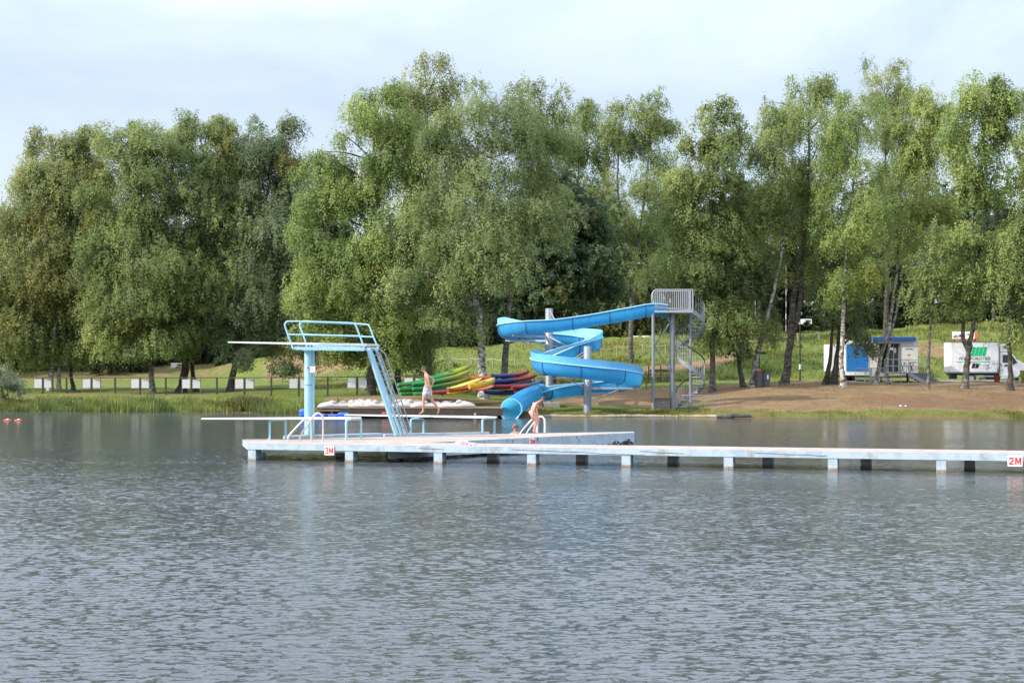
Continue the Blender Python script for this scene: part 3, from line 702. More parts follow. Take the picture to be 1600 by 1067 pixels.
tree('thin dark birch with a low leafy bough, left of the two bins', BZ(1162, 605), [[(1162, 605), (1154, 550), (1148, 450), (1152, 380)]],
     [(1162, 475, 34, 46), (1150, 530, 36, 20), (1168, 400, 38, 56)], DARK, 27, r0=.2, barkm='bark_dark')
tree('grey birch leaning right directly behind the two bins', BZ(1176, 604), [[(1176, 604), (1184, 550), (1200, 490), (1222, 390), (1238, 250)]],
     [(1235, 228, 46, 52), (1200, 290, 42, 54), (1196, 515, 24, 20), (1180, 350, 36, 46)], GREEN, 28, r0=.24, barkm='birch')
tree('tall pale yellow-green birch with a forked trunk beside the lamp post', BZ(1225, 602), [[(1225, 602), (1233, 540), (1242, 450), (1262, 310), (1264, 180)], [(1233, 540), (1250, 480), (1255, 350), (1250, 250)]],
     [(1260, 168, 46, 40), (1292, 152, 24, 24), (1220, 218, 42, 50), (1282, 228, 40, 54), (1240, 298, 56, 56), (1202, 338, 42, 54), (1280, 330, 36, 54), (1232, 405, 46, 34)], YEL, 29, r0=.34, barkm='birch_grey')
tree('dark thick-trunked birch with shaded boughs over the left end of the kiosk', BZ(1302, 601), [[(1302, 601), (1310, 545), (1322, 440)], [(1290, 602), (1298, 555), (1305, 470)]],
     [(1312, 475, 40, 42), (1336, 528, 32, 20), (1292, 440, 36, 52), (1330, 400, 34, 44)], DARK, 30, r0=.32, barkm='bark_dark')
tree('slender white birch standing before the blue kiosk panel', BZ(1317, 606), [[(1317, 606), (1316, 540), (1320, 440), (1332, 300), (1342, 200)]],
     [(1345, 198, 42, 40), (1320, 258, 42, 54), (1350, 318, 46, 54), (1312, 368, 42, 54), (1350, 418, 40, 48), (1302, 448, 30, 26)], BRIGHT, 31, r0=.21, barkm='birch', dens=500)
tree('tall olive birch high above the kiosk roof, rising from the slope', 158, [[(1385, 540), (1385, 380), (1384, 150)]],
     [(1380, 138, 44, 34), (1386, 196, 42, 46), (1400, 275, 42, 56), (1380, 345, 46, 56)], OLIVE, 32, r0=.28, barkm='bark_dark')
tree('pair of birch stems leaning right across the kiosk door', BZ(1368, 601), [[(1368, 601), (1376, 560), (1392, 500), (1406, 380), (1430, 260)], [(1389, 604), (1386, 560), (1408, 450), (1425, 340)]],
     [(1440, 188, 46, 42), (1470, 228, 32, 46), (1402, 238, 38, 46), (1440, 278, 50, 50), (1402, 338, 42, 46), (1460, 348, 42, 46), (1422, 405, 38, 34)], YEL, 33, r0=.19, barkm='birch', dens=500)
tree('thin straight birch between the kiosk steps and the truck', BZ(1450, 608), [[(1450, 608), (1451, 560), (1454, 500), (1450, 420)]],
     [(1455, 446, 38, 34), (1441, 488, 22, 14), (1470, 400, 36, 42)], GREEN, 34, r0=.15, dens=330)
tree('forked birch standing before the white truck', BZ(1506, 607), [[(1506, 607), (1511, 572), (1513, 550), (1504, 505), (1518, 360), (1540, 190)], [(1513, 550), (1521, 505), (1530, 400), (1550, 280)]],
     [(1540, 163, 50, 40), (1582, 168, 42, 40), (1520, 218, 42, 46), (1560, 258, 56, 54), (1510, 318, 42, 54), (1560, 348, 50, 54), (1520, 415, 46, 44), (1500, 465, 26, 24)], BRIGHT, 35, r0=.26, barkm='birch_grey')
tree('dark-stemmed birch in front of the truck cab', BZ(1580, 610), [[(1580, 610), (1578, 540), (1585, 430), (1592, 340)]],
     [(1602, 375, 42, 56), (1580, 438, 42, 40), (1598, 495, 32, 32)], GREEN, 36, r0=.2, barkm='bark_dark', goldp=.05)
tree('birch beyond the right edge whose crown fills the upper right corner', BZ(1660, 610), [[(1660, 610), (1655, 480), (1645, 250)]],
     [(1640, 250, 50, 74), (1652, 400, 60, 86), (1625, 320, 36, 50)], GREEN, 37, r0=.25)
tree('pale sunlit young tree on the hilltop left of the slide tower', 196, [[(985, 530), (985, 470)]],
     [(940, 492, 46, 30), (988, 470, 50, 46), (1030, 488, 36, 32), (908, 500, 26, 22)], (.15, .18, .07), 38, droop=.8, r0=.2, group='trees on the hilltop', name='young_tree', leaf=.28, dens=260)

# willow shrub at the water's edge and other loose shrubs
def shrub(label, px, Z, blobs, col, seed, leaf=.16, dens=190, group=None):
    base = G(px, Z); e = thing('shrub', label, 'shrub', base, group); k = F / Z; wb = []
    for (cx, cy, rx, ry) in blobs: wb.append((tuple(P(cx, cy, Z)), rx / k, rx / k, ry / k))
    me, cen = crown('foliage', wb, seed, leaf, dens, -.35, .02); o = bpy.data.objects.new('foliage', me); COL.objects.link(o); o.color = (*col, 1); put(o, e)
    mb = MB(); rg = random.Random(seed)
    for i in range(12):
        c = Vector(rg.choice(cen)[0]); mb.tube([base + Vector((rg.uniform(-.2, .2), 0, -.1)), base.lerp(c, .5) + Vector((0, 0, .1)), c], [.03, .02, .008], 5)
    mb.build('stem', M_['bark_dark'], e); return e
shrub('grey-green willow shrub at the left picture edge by the reeds', 12, 119.5, [(14, 598, 24, 28), (2, 588, 22, 24), (28, 608, 16, 18), (-15, 598, 26, 32)], (.25, .30, .18), 51, leaf=.13, dens=420)
shrub('low green tussock on the slope above the kayaks', 704, 141, [(704, 577, 14, 5)], (.11, .15, .05), 52, dens=240)
shrub('low dark bush half way up the slope near the lamp post', 1248, 157, [(1246, 543, 12, 5)], (.06, .09, .03), 53, dens=260)

# woodland behind: a few shared trees, repeated
def wood_proto(kind, seed):
    rg = random.Random(seed); e = thing('woodland_tree', 'dark tree of the wood behind the lake shore', 'tree', (0, 0, 0), 'trees of the wood behind the shore')
    hgt = 17; bl = []
    if kind == 'conifer':
        for i in range(10):
            t = i / 9; bl.append(((rg.uniform(-.3, .3), rg.uniform(-.3, .3), 1.0 + t * (hgt - 2)), 3.4 * (1 - t) + .5, 3.4 * (1 - t) + .5, 1.5))
    else:
        for i in range(14):
            a = rg.uniform(0, 6.28); d = rg.uniform(.5, 3.0); zz = rg.uniform(1.2, hgt - 2)
            bl.append(((d * math.cos(a), d * math.sin(a), zz), rg.uniform(1.8, 2.8), rg.uniform(1.8, 2.8), rg.uniform(1.6, 2.6)))
    me, cen = crown('crown', bl, seed, .30, 110, .3 if kind == 'conifer' else .7, .01)
    o = bpy.data.objects.new('crown', me); COL.objects.link(o); o.parent = e; o.color = (*DEEP, 1)
    mb = MB(); mb.tube([(0, 0, -.4), (.1, .1, hgt * .5), (0, 0, hgt * .92)], [.3, .2, .04], 8)
    for (cc, c) in rg.sample(cen, 20): mb.tube([(0, 0, max(1.5, cc[2] - .8)), tuple(cc)], [.07, .02], 5, cap=False)
    t = mb.build('trunk', M_['bark_dark']); t.parent = e
    return e
protos = [wood_proto('conifer', 61), wood_proto('leafy', 62), wood_proto('leafy', 63)]
used = set(); wr = random.Random(5); WL = []
for px in range(-260, 1960, 38):
    for row in range(3):
        lft = px < 480
        Zt = (224 if lft else 202 if px < 860 else 200) + row * 16 + wr.uniform(-6, 6)
        if 880 < px < 1060 and row == 0: continue
        WL.append((px + wr.uniform(-14, 14), Zt, wr.uniform(.75, 1.12)))
for (px, Zt, s) in WL:
    i = wr.choice([0, 1, 1, 2, 2]) if px < 1150 else wr.choice([0, 0, 1, 2]); pr = protos[i]
    o = pr if i not in used else copy_tree(pr); used.add(i)
    o.location = G(px, Zt); o.rotation_euler = (0, 0, wr.uniform(0, 6.28)); o.scale = (s * 1.1, s * 1.1, s)
    o['label'] = ('dark conifer' if i == 0 else 'dark broadleaf tree') + ' in the wood behind the lake shore'
    for ch in [q for q in bpy.data.objects if q.parent == o and q.name.startswith('crown')]:
        f = wr.uniform(.8, 1.25); ch.color = (.048 * f, .078 * f, .030 * f, 1)
# ---------------------------------------------------------------- jetty and platform
ZD = .575
def front(px):                       # point on the front edge of the jetty, ground plan
    a = (px - 800) / F; Zq = (55.1 - .2923 * 8.78) / (1 + .2923 * a); return Vector((a * Zq, Zq))
def plan(px, py, z=ZD):
    Zq = (H - z) * F / (py - HZ); return Vector(((px - 800) / F * Zq, Zq))
jt = thing('jetty', 'long pale blue concrete jetty with a worn deck standing on square posts', 'jetty', (-5, 56, 0))
fl = front(386); fr = front(1640); n_ = Vector((.28, .96)); 
A = [fl, fr, fr + n_ * 2.15, front(600) + n_ * 2.1, plan(601, 682), plan(453, 686.3), plan(417, 685.6), plan(378, 686)]
mb = MB(); mb.prism(A, ZD - .21, ZD, 0, 1); mb.build('deck', [M_['concrete_blue'], M_['concrete_top']], jt, bevel=.015)
B = [front(600) + n_ * .4, plan(990, 675.9), plan(991, 674.3), plan(830, 677), plan(752, 678.6), plan(601, 681.8)]
mb = MB(); mb.prism(B, ZD - .47, ZD + .004, 0, 1); mb.build('rear_arm', [M_['concrete_blue'], M_['concrete_top']], jt, bevel=.012)
mb = MB(); k0, k1 = plan(453, 686), plan(601, 681.6); d_ = (k1 - k0).normalized(); nn = Vector((-d_.y, d_.x))
mb.prism([k0, k1, k1 + nn * .5, k0 + nn * .5], ZD - .12, ZD + .11, 0); mb.build('kerb', [M_['concrete_blue']], jt, bevel=.012)
mb = MB(); k0, k1 = plan(601, 682), plan(765, 678.4)
d_ = (k1 - k0).normalized(); nn = Vector((-d_.y, d_.x))
mb.prism([k0, k1, k1 + nn * .12, k0 + nn * .5], ZD - .12, ZD + .09, 0); mb.build('kerb', [M_['concrete_blue']], jt, bevel=.012)
def post(px, off, w=.29, d=.42, shift=0):
    p = front(px) + n_ * (off + d / 2); a = math.atan2(-.2923, 1); M = Matrix.Rotation(a, 3, 'Z')
    mb = MB(); mb.box((p.x, p.y, -.5 + (ZD - .21 + .5) / 2 + .04), (w, d, ZD - .21 + .5 - .08), 0, M)
    mb.box((p.x, p.y, 0), (w + .012, d + .012, .14), 1, M)
    mb.build('post', [M_['concrete_blue'], M_['stain']], jt, bevel=.01)
for px in (393, 545, 684, 830, 978, 1138, 1301, 1471, 1650): post(px, .02)
for px in (612, 746, 889, 1036, 1189, 1347, 1514): post(px, 1.55, .32)
for (px, py) in ((405, 687.5), (530, 688), (640, 685), (760, 684), (880, 680), (975, 676.6)):
    q = plan(px, py); mb = MB(); mb.box((q.x, q.y + .3, -.22), (.3, .3, .68), 0); mb.build('post', [M_['concrete_blue']], jt, bevel=.01)
# crumbled edge, cracks and rust runs on the fascia: thin real chips
rg = random.Random(3)
cracks = [(800, 1000), (655, 690), (1180, 1290), (1000, 1060)]
for a, c in cracks:
    mb = MB()
    z = ZD - .08; px = a
    while px < c:
        q = front(px); st = rg.uniform(4, 11); q2 = front(px + st); z2 = z - rg.uniform(-.01, .03) * .5; z2 = max(ZD - .2, min(ZD - .03, z2))
        mb.beam((q.x, q.y - .006, z), (q2.x, q2.y - .006, z2), .012, .009); z = z2; px += st
    mb.build('crack', M_['wood_dark'], jt)
mb = MB()
e0, e1 = B[0], B[1]
for i in range(130):
    t = min(.995, .80 + .2 * rg.random() ** .6) if i < 120 else rg.uniform(.35, .9); q = e0.lerp(e1, t); z = ZD - .46 + abs(rg.gauss(0, .035)) * (1 + 1.8 * (t > .9)) if i < 120 else ZD - rg.uniform(.05, .4)
    mb.ball((q.x + .004, q.y - .006, z), (rg.uniform(.03, .07), .012, rg.uniform(.012, .03)) if i < 120 else (.012, .01, rg.uniform(.03, .09)), 7, 5)
mb.build('algae_patch', M_['wood_dark'], jt)

def label_sign(text, pxc, off_z, w, h, lab, at, ang):
    p = at; e = thing('depth_sign', lab, 'sign', (p.x, p.y, off_z), 'red and white depth signs on the jetty')
    M = Matrix.Rotation(ang, 3, 'Z'); out = M @ Vector((0, -1, 0))
    mb = MB(); c = Vector((p.x, p.y, off_z)) + out * .022; mb.box(c, (w, .02, h), 0, M); mb.build('plate', M_['white'], e, bevel=.004)
    gw, gh = w * .30, h * .70; g0 = c + out * .014 + M @ Vector((-w * .40, 0, 0)) + Vector((0, 0, -h * .34)); mb = MB()
    glyph = ((0, 1), (.12, 1), (.88, 1), (1, .92), (1, .60), (.9, .5), (1, .42), (1, .08), (.88, 0), (.12, 0), (0, .08), (0, .27), (.26, .27), (.26, .19), (.72, .19), (.72, .41), (.34, .41), (.34, .59), (.72, .59), (.72, .81), (.26, .81), (.26, .73), (0, .73)) if text[0] == '3' else \
        ((0, .70), (.27, .70), (.27, .81), (.72, .81), (.72, .62), (0, .22), (0, 0), (1, 0), (1, .19), (.36, .19), (1, .55), (1, .92), (.88, 1), (.12, 1), (0, .92))
    mb.slab([g0 + M @ Vector((x * gw, 0, y * gh)) for x, y in glyph], out * .006); mb.build('lettering', M_['red'], e)
    mw, mh = w * .42, h * .70; m0 = c + out * .011 + M @ Vector((w * .0, 0, 0)) + Vector((0, 0, -h * .34)); mb = MB()
    mb.slab([m0 + M @ Vector((x * mw, 0, y * mh)) for x, y in ((0, 0), (0, 1), (.30, 1), (.5, .42), (.70, 1), (1, 1), (1, 0), (.77, 0), (.77, .66), (.58, .12), (.42, .12), (.23, .66), (.23, 0))], out * .006); mb.build('lettering', M_['red'], e)
    return e
def letters(text, size, loc, ang, material, parent, name='lettering', bold=0.0, shear=0.0, sx=1.0, depth=.004):
    cu = bpy.data.curves.new(name, 'FONT'); cu.body = text; cu.size = size; cu.align_x = 'CENTER'; cu.extrude = depth; cu.offset = bold; cu.shear = shear
    to = bpy.data.objects.new(name, cu); me = bpy.data.meshes.new_from_object(to); me.name = name
    bpy.data.objects.remove(to); bpy.data.curves.remove(cu)
    me.materials.clear(); me.materials.append(material)
    o = bpy.data.objects.new(name, me); COL.objects.link(o)
    M = Matrix.Translation(loc) @ Matrix.Rotation(ang, 4, 'Z') @ Matrix.Rotation(R(90), 4, 'X') @ Matrix.Diagonal((sx, 1, 1, 1))
    me.transform(M); put(o, parent) if parent else None
    return o
ja = math.atan2(-.2923, 1)
label_sign('3M', 515, ZD - .21, .34, .29, 'white plate reading 3M in red on the front fascia near the left ladder', front(515), ja)
label_sign('2M', 1586, ZD - .21, .42, .31, 'white plate reading 2M in red near the right end of the jetty', front(1586), ja)
q = plan(818, 683.1); q = e0.lerp(e1, (q - e0).dot(e1 - e0) / (e1 - e0).length_squared)
label_sign('3M', 817, ZD - .155, .34, .26, 'small faded 3M plate on the rear arm below the bending swimmer', q, math.atan2((e1 - e0).y, (e1 - e0).x))

# ladder handrails
def rail(mb, pts, r, n=10): mb.tube(spline(pts, 6), r, n)
def pool_ladder(label, rails, m, r=.032):
    e = thing('pool_ladder', label, 'ladder', rails[0][-1], 'ladder handrails on the jetty')
    for pts in rails:
        mb = MB(); rail(mb, pts, r); mb.build('handrail', m, e)
    mb = MB()
    for t in (0, ):
        a, b_ = rails[0][0], rails[1][0]
        for i in range(4):
            o_ = Vector((-.02 * i, .05, -.18 - .22 * i)); mb.beam(a + o_, b_ + o_, .07, .03)
    mb.build('rung', m, e); return e
Zl = plan(470, 690).y
pool_ladder('steel ladder handrails in front of the tall blue post', [
    [P(450.5, 691, Zl), P(450.6, 684, Zl), P(453, 679, Zl), P(470, 660.5, Zl), P(477, 655.2, Zl), P(483.5, 657.5, Zl), P(486.2, 664, Zl), P(486.5, 690.5, Zl)],
    [P(468.4, 691, Zl + .1), P(468.5, 684, Zl + .1), P(471, 678, Zl + .1), P(488, 653, Zl), P(496, 645.5, Zl), P(502, 648.5, Zl), P(504.5, 655, Zl), P(504.6, 690.5, Zl)]], M_['steel'])
Zl = plan(838, 676.5).y
pool_ladder('white ladder handrails gripped by the bending swimmer', [
    [P(812, 679, Zl + .9), P(817, 672, Zl + .6), P(829, 658, Zl), P(833.5, 655.8, Zl), P(838, 659, Zl), P(839.3, 665, Zl), P(839.3, 676.5, Zl)],
    [P(822, 679, Zl + 1.3), P(827, 671, Zl + 1), P(840, 653.5, Zl + .5), P(845.5, 650.8, Zl + .4), P(850, 654, Zl + .4), P(851.2, 660, Zl + .4), P(851.2, 675.5, Zl + .4)]], M_['white_tube'], .04)

# ---------------------------------------------------------------- low springboards
def springboard(label, tip, butt, Zb, legsets, yfoot, boardm, lean):
    zt = H - (butt[1] - HZ) * Zb / F; e = thing('springboard', label, 'diving board', XZ(butt[0] - 40, Zb, ZD), 'low springboards on the jetty')
    a = P(tip[0], tip[1], Zb + lean[0]); b_ = P(butt[0], butt[1], Zb + lean[1])
    d = (b_ - a).normalized(); side = Vector((-d.y, d.x, 0)).normalized() * .25
    mb = MB(); up = Vector((0, 0, 1))
    cut = a.lerp(b_, .935)
    for (s0, s1, t0, t1, m) in ((a, cut, .022, .04, 0), (cut, b_, .036, .032, 1)):
        r0 = [s0 - side - up * t0, s0 + side - up * t0, s0 + side + up * t0, s0 - side + up * t0]
        r1 = [s1 - side - up * t1, s1 + side - up * t1, s1 + side + up * t1, s1 - side + up * t1]
        mb.loft([r0, r1], m, smooth=False)
    mb.build('board', [M_['white_board'], M_['board_grey']], e, bevel=.008)
    for (p0, p1) in legsets:
        ztop = zt - .06
        f0, f1 = XZ(p0, Zb - .15, ZD), XZ(p1, Zb + .25, ZD)
        t0, t1 = Vector((f0.x, f0.y, ztop)), Vector((f1.x, f1.y, ztop))
        mb = MB(); q = .07
        mb.tube(spline([f0, f0.lerp(t0, .6), t0 - Vector((0, 0, q)), t0 + (t1 - t0).normalized() * q * .4 - Vector((0, 0, q * .3)), t0.lerp(t1, .2), t0.lerp(t1, .8), t1 + (t0 - t1).normalized() * q * .4 - Vector((0, 0, q * .3)), t1 - Vector((0, 0, q)), f1.lerp(t1, .6), f1], 4), .042, 10)
        for f in (f0, f1): mb.tube([f, f + Vector((0, 0, .02))], .08, 12); mb.tube([f + Vector((0, 0, ztop - ZD - .2)), f + Vector((0, 0, ztop - ZD - .1))], .05, 10)
        mb.build('stand', M_['blue_rust'] if p0 > 500 and p0 < 600 else M_['pale_blue'], e)
    return e
Zb1 = plan(500, 686.6).y; Zb2 = plan(690, 677).y
springboard('low white springboard pointing left past the steel ladder', (315, 654.2), (564.5, 653.2), Zb1, [(421.5, 446.5), (541, 564)], 686, None, (-.4, .2))
springboard('low white springboard on which the boy walks', (540, 648.3), (776, 652), Zb2, [(642, 662), (754, 772.5)], 676, None, (.6, 0))

# ---------------------------------------------------------------- high diving tower
Zt = 59.2
tw = thing('diving_tower', 'tall pale blue diving tower with railed platform, white board and steep ladder', 'diving tower', XZ(485, Zt, ZD + .1))
mb = MB(); a, b_ = XZ(481.3, Zt, ZD + .05), P(481.3, 547, Zt); mb.tube([a, b_], .13, 16); mb.build('post', M_['pale_blue'], tw)
mb = MB(); a, b_ = XZ(488.3, Zt + .12, ZD + .05), P(488.3, 547, Zt + .12); mb.beam(a, b_, .14, .15); mb.build('post', M_['pale_blue'], tw, bevel=.015)
mb = MB(); mb.tube([XZ(481.3, Zt, ZD + 1.9), XZ(481.3, Zt, ZD + 1.93)], .134, 16); mb.tube([XZ(484, Zt, ZD + .09), XZ(484, Zt, ZD + .14)], .26, 16); mb.build('collar', M_['galv'], tw)
Zn, Zf = Zt - .55, Zt + .75
mb = MB()
zb = [H - (y - HZ) * Zt / F for y in (545.2, 541.8)]
def plat(pxa, pya, pxb, pyb, ZZ, hh, wd): mb.beam(P(pxa, pya, ZZ), P(pxb, pyb, ZZ), wd, hh)
plat(458.5, 544.2, 569.5, 546, Zn, .11, .07); plat(480, 541.5, 592, 545.6, Zf, .11, .07)
for t in np.linspace(.02, .98, 7): mb.beam(P(458.5, 544.2, Zn).lerp(P(569.5, 546, Zn), t), P(480, 541.8, Zf).lerp(P(592, 545.4, Zf), t), .06, .06)
mb.build('platform_frame', M_['pale_blue'], tw, bevel=.008)
mb = MB(); mb.box(P(484.5, 546.8, Zt), (.55, .5, .06)); mb.build('head_plate', M_['pale_blue'], tw, bevel=.01)
a = P(358, 534.8, Zt + .1); c = P(592, 539.6, Zt + .1); d = (c - a).normalized(); side = Vector((-d.y, d.x, 0)).normalized() * .26; up = Vector((0, 0, 1)); mb = MB(); cut = a.lerp(c, .92)
for (s0, s1, t0, t1, m) in ((a, cut, .024, .05, 0), (cut, c, .044, .04, 1)):
    mb.loft([[s0 - side - up * t0, s0 + side - up * t0, s0 + side + up * t0, s0 - side + up * t0], [s1 - side - up * t1, s1 + side - up * t1, s1 + side + up * t1, s1 - side + up * t1]], m, smooth=False)
mb.build('board', [M_['white_board'], M_['board_grey']], tw, bevel=.008)
mb = MB()
for px in (463, 482, 487): mb.tube([P(px, 544, Zt), P(px, 538.5, Zt)], .035, 8)
mb.beam(P(566, 543.6, Zt - .3), P(571, 543.8, Zt + .5), .1, .1); mb.build('fulcrum', M_['galv'], tw)
for ZZ, pts, m0, m1 in ((Zn - .04, [(458.3, 545.8), (452.5, 530), (445.6, 510.5), (446.5, 504.5), (451.5, 502.2), (480, 502.6), (520, 503.8), (551, 505), (555.5, 507.5), (562, 524), (569.6, 545)], (451, 522.7), (561.5, 525)),
                        (Zf + .04, [(479, 541), (474.5, 525), (468.7, 510), (469.5, 505), (474.5, 503.2), (500, 503.8), (540, 505.4), (571, 507), (577, 509.5), (583, 525), (592, 546.5)], (472.8, 522.5), (583, 526.5))):
    mb = MB(); mb.tube(spline([P(x, y, ZZ) for x, y in pts], 4), .030, 10); mb.tube([P(*m0, ZZ), P(*m1, ZZ)], .028, 8); mb.build('railing', M_['pale_blue'], tw)
mb = MB(); mb.beam(P(576, 546, Zn + .1), XZ(619.5, Zn + 1.2, ZD + .08), .10, .15); mb.build('support_leg', M_['pale_blue'], tw, bevel=.01)
la0, la1 = P(579.5, 547, Zt - .05), XZ(627.5, Zt + 1.0, ZD + .08); lb0, lb1 = P(588, 547, Zt + .45), XZ(633.5, Zt + 1.5, ZD + .08)
for q0, q1 in ((la0, la1), (lb0, lb1)):
    mb = MB(); mb.beam(q0, q1, .05, .09); mb.build('stringer', M_['blue_rust'], tw, bevel=.006)
for i in range(10):
    t = .06 + i * .095; mb = MB(); mb.beam(la0.lerp(la1, t), lb0.lerp(lb1, t), .11, .035); mb.build('rung', M_['galv_light'], tw)
for dz, q0, q1, st in ((0, la0, la1, (583, 545)), (.5, lb0, lb1, (594, 546))):
    mb = MB(); s = P(*st, Zt - .05 + dz); off = Vector((.26, 0, .06))
    mb.tube(spline([s, s + Vector((.12, 0, -.10)), q0.lerp(q1, .12) + off, q0.lerp(q1, .5) + off, q0.lerp(q1, .93) + off * .9, q0.lerp(q1, 1.0) + Vector((.20, 0, -.02))], 5), .022, 8)
    for t in (.3, .62): mb.tube([q0.lerp(q1, t), q0.lerp(q1, t) + off], .014, 6)
    mb.build('handrail', M_['galv_light'], tw)
nb = thing('notice', 'small white notice with faded red print fixed to the diving tower post', 'sign', P(488.5, 578, Zt - .2))
mb = MB(); mb.box(P(488.5, 577.3, Zt - .16), (.19, .015, .23)); mb.build('plate', M_['white'], nb, bevel=.003)
mb = MB()
for j in range(4):
    for i in range(3):
        if (i + j) % 4 != 3: mb.box(P(485.9 + i * 2.4, 573.9 + j * 2.2, Zt - .17), (.035, .006, .022))
mb.build('print', mat('faded_red_print', (.60, .30, .28), .6, .1), nb)
mb = MB(); mb.box(P(481.5, 574.7, Zt - .135), (.09, .012, .04)); mb.build('red_band', M_['red'], tw)

# cloth bundle on the jetty
Zc = front(725).y + .55; cb = P(726, 694.5, Zc); e = thing('clothes_pile', 'crumpled pink and striped clothes lying on the jetty deck', 'clothes', (cb.x, cb.y, ZD))
def heap(c, rx, ry, rz, seed, nu=20, nv=9):
    rg = random.Random(seed); vs = []; fs = []
    ph = [rg.uniform(0, 6) for _ in range(6)]
    for j in range(nv):
        th = (math.pi / 2) * j / (nv - 1)
        for i in range(nu):
            a = 2 * math.pi * i / nu; w_ = 1 + .18 * math.sin(3 * a + ph[0] + 2 * th) + .12 * math.sin(5 * a + ph[1]) + .1 * math.sin(7 * th + ph[2] + 2 * a)
            vs.append((c[0] + rx * math.cos(a) * math.cos(th) * w_, c[1] + ry * math.sin(a) * math.cos(th) * w_, c[2] + rz * math.sin(th) * (1 + .25 * math.sin(4 * a + ph[3]) * math.cos(th))))
    for j in range(nv - 1):
        for i in range(nu): fs.append((j * nu + i, j * nu + (i + 1) % nu, (j + 1) * nu + (i + 1) % nu, (j + 1) * nu + i))
    return vs, fs
mb = MB(); mb.add(*heap((cb.x - .08, cb.y, ZD), .27, .2, .17, 1), 0, True); mb.build('pink_cloth', M_['pink'], e)
mb = MB(); mb.add(*heap((cb.x + .22, cb.y - .02, ZD), .16, .16, .09, 2), 0, True); mb.build('striped_cloth', M_['cloth_white'], e)
# ---------------------------------------------------------------- water slide
SL = [  # px, depth, picture row of the rim on the centre line, guard left, guard right
 (1042,107.0,477,0,0),(1018,107.0,475.5,0,0),(985,107.2,481.5,0,0),(950,107.6,487.5,0,0),(915,107.9,493.5,0,0),(870,108.3,499.5,0,0),(826,108.7,503.0,.0,0),(800,109.6,506.5,.42,0),(790,111.0,510,.45,0),
 (803,112.6,514,.45,0),(832,113.4,517.5,.42,0),(870,113.4,521.5,.40,0),(905,113.0,524,.45,0),(926,111.9,527,.48,0),(927,110.6,530,.40,0),(910,109.7,535.5,.10,0),(885,109.0,543,0,0),
 (862,108.0,551.5,0,.05),(848,106.8,557,0,.40),(843,105.3,561,0,.45),(854,103.9,565.5,0,.46),(880,103.2,569,0,.46),(920,103.0,573.5,0,.46),(960,103.3,578.5,0,.46),(983,104.3,583,0,.45),
 (991,106.0,587.5,0,.42),(982,107.6,591,0,.25),(950,108.5,594.5,0,0),(910,108.7,599,0,0),(870,108.3,604,0,0),(846,107.4,609,0,0),(834,106.4,613,0,0)]
ctrl = [Vector((*P(p, y, Z_)[:],)) for p, Z_, y, a, b_ in SL]
NS = 7
cl = spline(ctrl, NS); gl = []; gr_ = []
for i in range(len(SL) - 1):
    for j in range(NS):
        t = j / NS; gl.append(lerp(SL[i][3], SL[i + 1][3], t)); gr_.append(lerp(SL[i][4], SL[i + 1][4], t))
gl.append(0); gr_.append(0)
n = len(cl); fr_ = []
for i in range(n):
    T = (cl[min(i + 1, n - 1)] - cl[max(i - 1, 0)]); T.z = 0; T.normalize()
    T2 = (cl[min(i + 4, n - 1)] - cl[min(i + 2, n - 2)]); T0 = (cl[max(i - 2, 1)] - cl[max(i - 4, 0)]); T2.z = T0.z = 0
    turn = T0.normalized().cross(T2.normalized()).z      # + = turning left
    fr_.append((cl[i], T, turn))
RW, RD = .53, .80
bank = [0.0] * n
for i in range(n):
    w_ = [fr_[j][2] for j in range(max(0, i - 4), min(n, i + 5))]; bank[i] = max(-.16, min(.16, .17 * sum(w_) / len(w_)))
def frame(i):
    p, T, tn = fr_[i]; rt = Vector((T.y, -T.x, 0)); up = Vector((0, 0, 1)); a = bank[i]
    r2 = rt * math.cos(a) + up * math.sin(a); u2 = up * math.cos(a) - rt * math.sin(a)
    return p, r2, u2
def sect(i, pts): p, r2, u2 = frame(i); return [p + r2 * x + u2 * y for x, y in pts]
def arc(rw, rd, m=16): return [(-rw * math.cos(math.pi * k / m), -rd * (math.sin(math.pi * k / m) ** .8)) for k in range(m + 1)]
ws = thing('water_slide', 'bright blue open water slide winding down round two pillars into the lake', 'water slide', XZ(918, 105.5, 0))
mb = MB()
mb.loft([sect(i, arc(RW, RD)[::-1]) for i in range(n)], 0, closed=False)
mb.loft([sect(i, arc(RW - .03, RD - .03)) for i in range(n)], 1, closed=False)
for s in (-1, 1):
    q = [(s * (RW - .035), -.02), (s * (RW + .10), -.02), (s * (RW + .10), .035), (s * (RW - .035), .035)]
    if s < 0: q = q[::-1]
    mb.loft([sect(i, q) for i in range(n)], 2, smooth=False)
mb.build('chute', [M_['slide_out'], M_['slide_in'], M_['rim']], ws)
def guard(gg, s):
    i = 0
    while i < n:
        if gg[i] > .01:
            j = i
            while j < n and gg[j] > .01: j += 1
            rings = []
            for k in range(i, j):
                h_ = gg[k]; x0 = s * (RW - .01); x1 = s * (RW + .05 * h_ / .45); q = [(x0, .03), (x0 + s * .03, .03), (x1 + s * .03, h_), (x1, h_)]
                if s < 0: q = q[::-1]
                rings.append(sect(k, q))
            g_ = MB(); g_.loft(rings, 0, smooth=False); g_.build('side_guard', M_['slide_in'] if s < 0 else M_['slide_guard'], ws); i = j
        i += 1
guard(gl, -1); guard(gr_, 1)
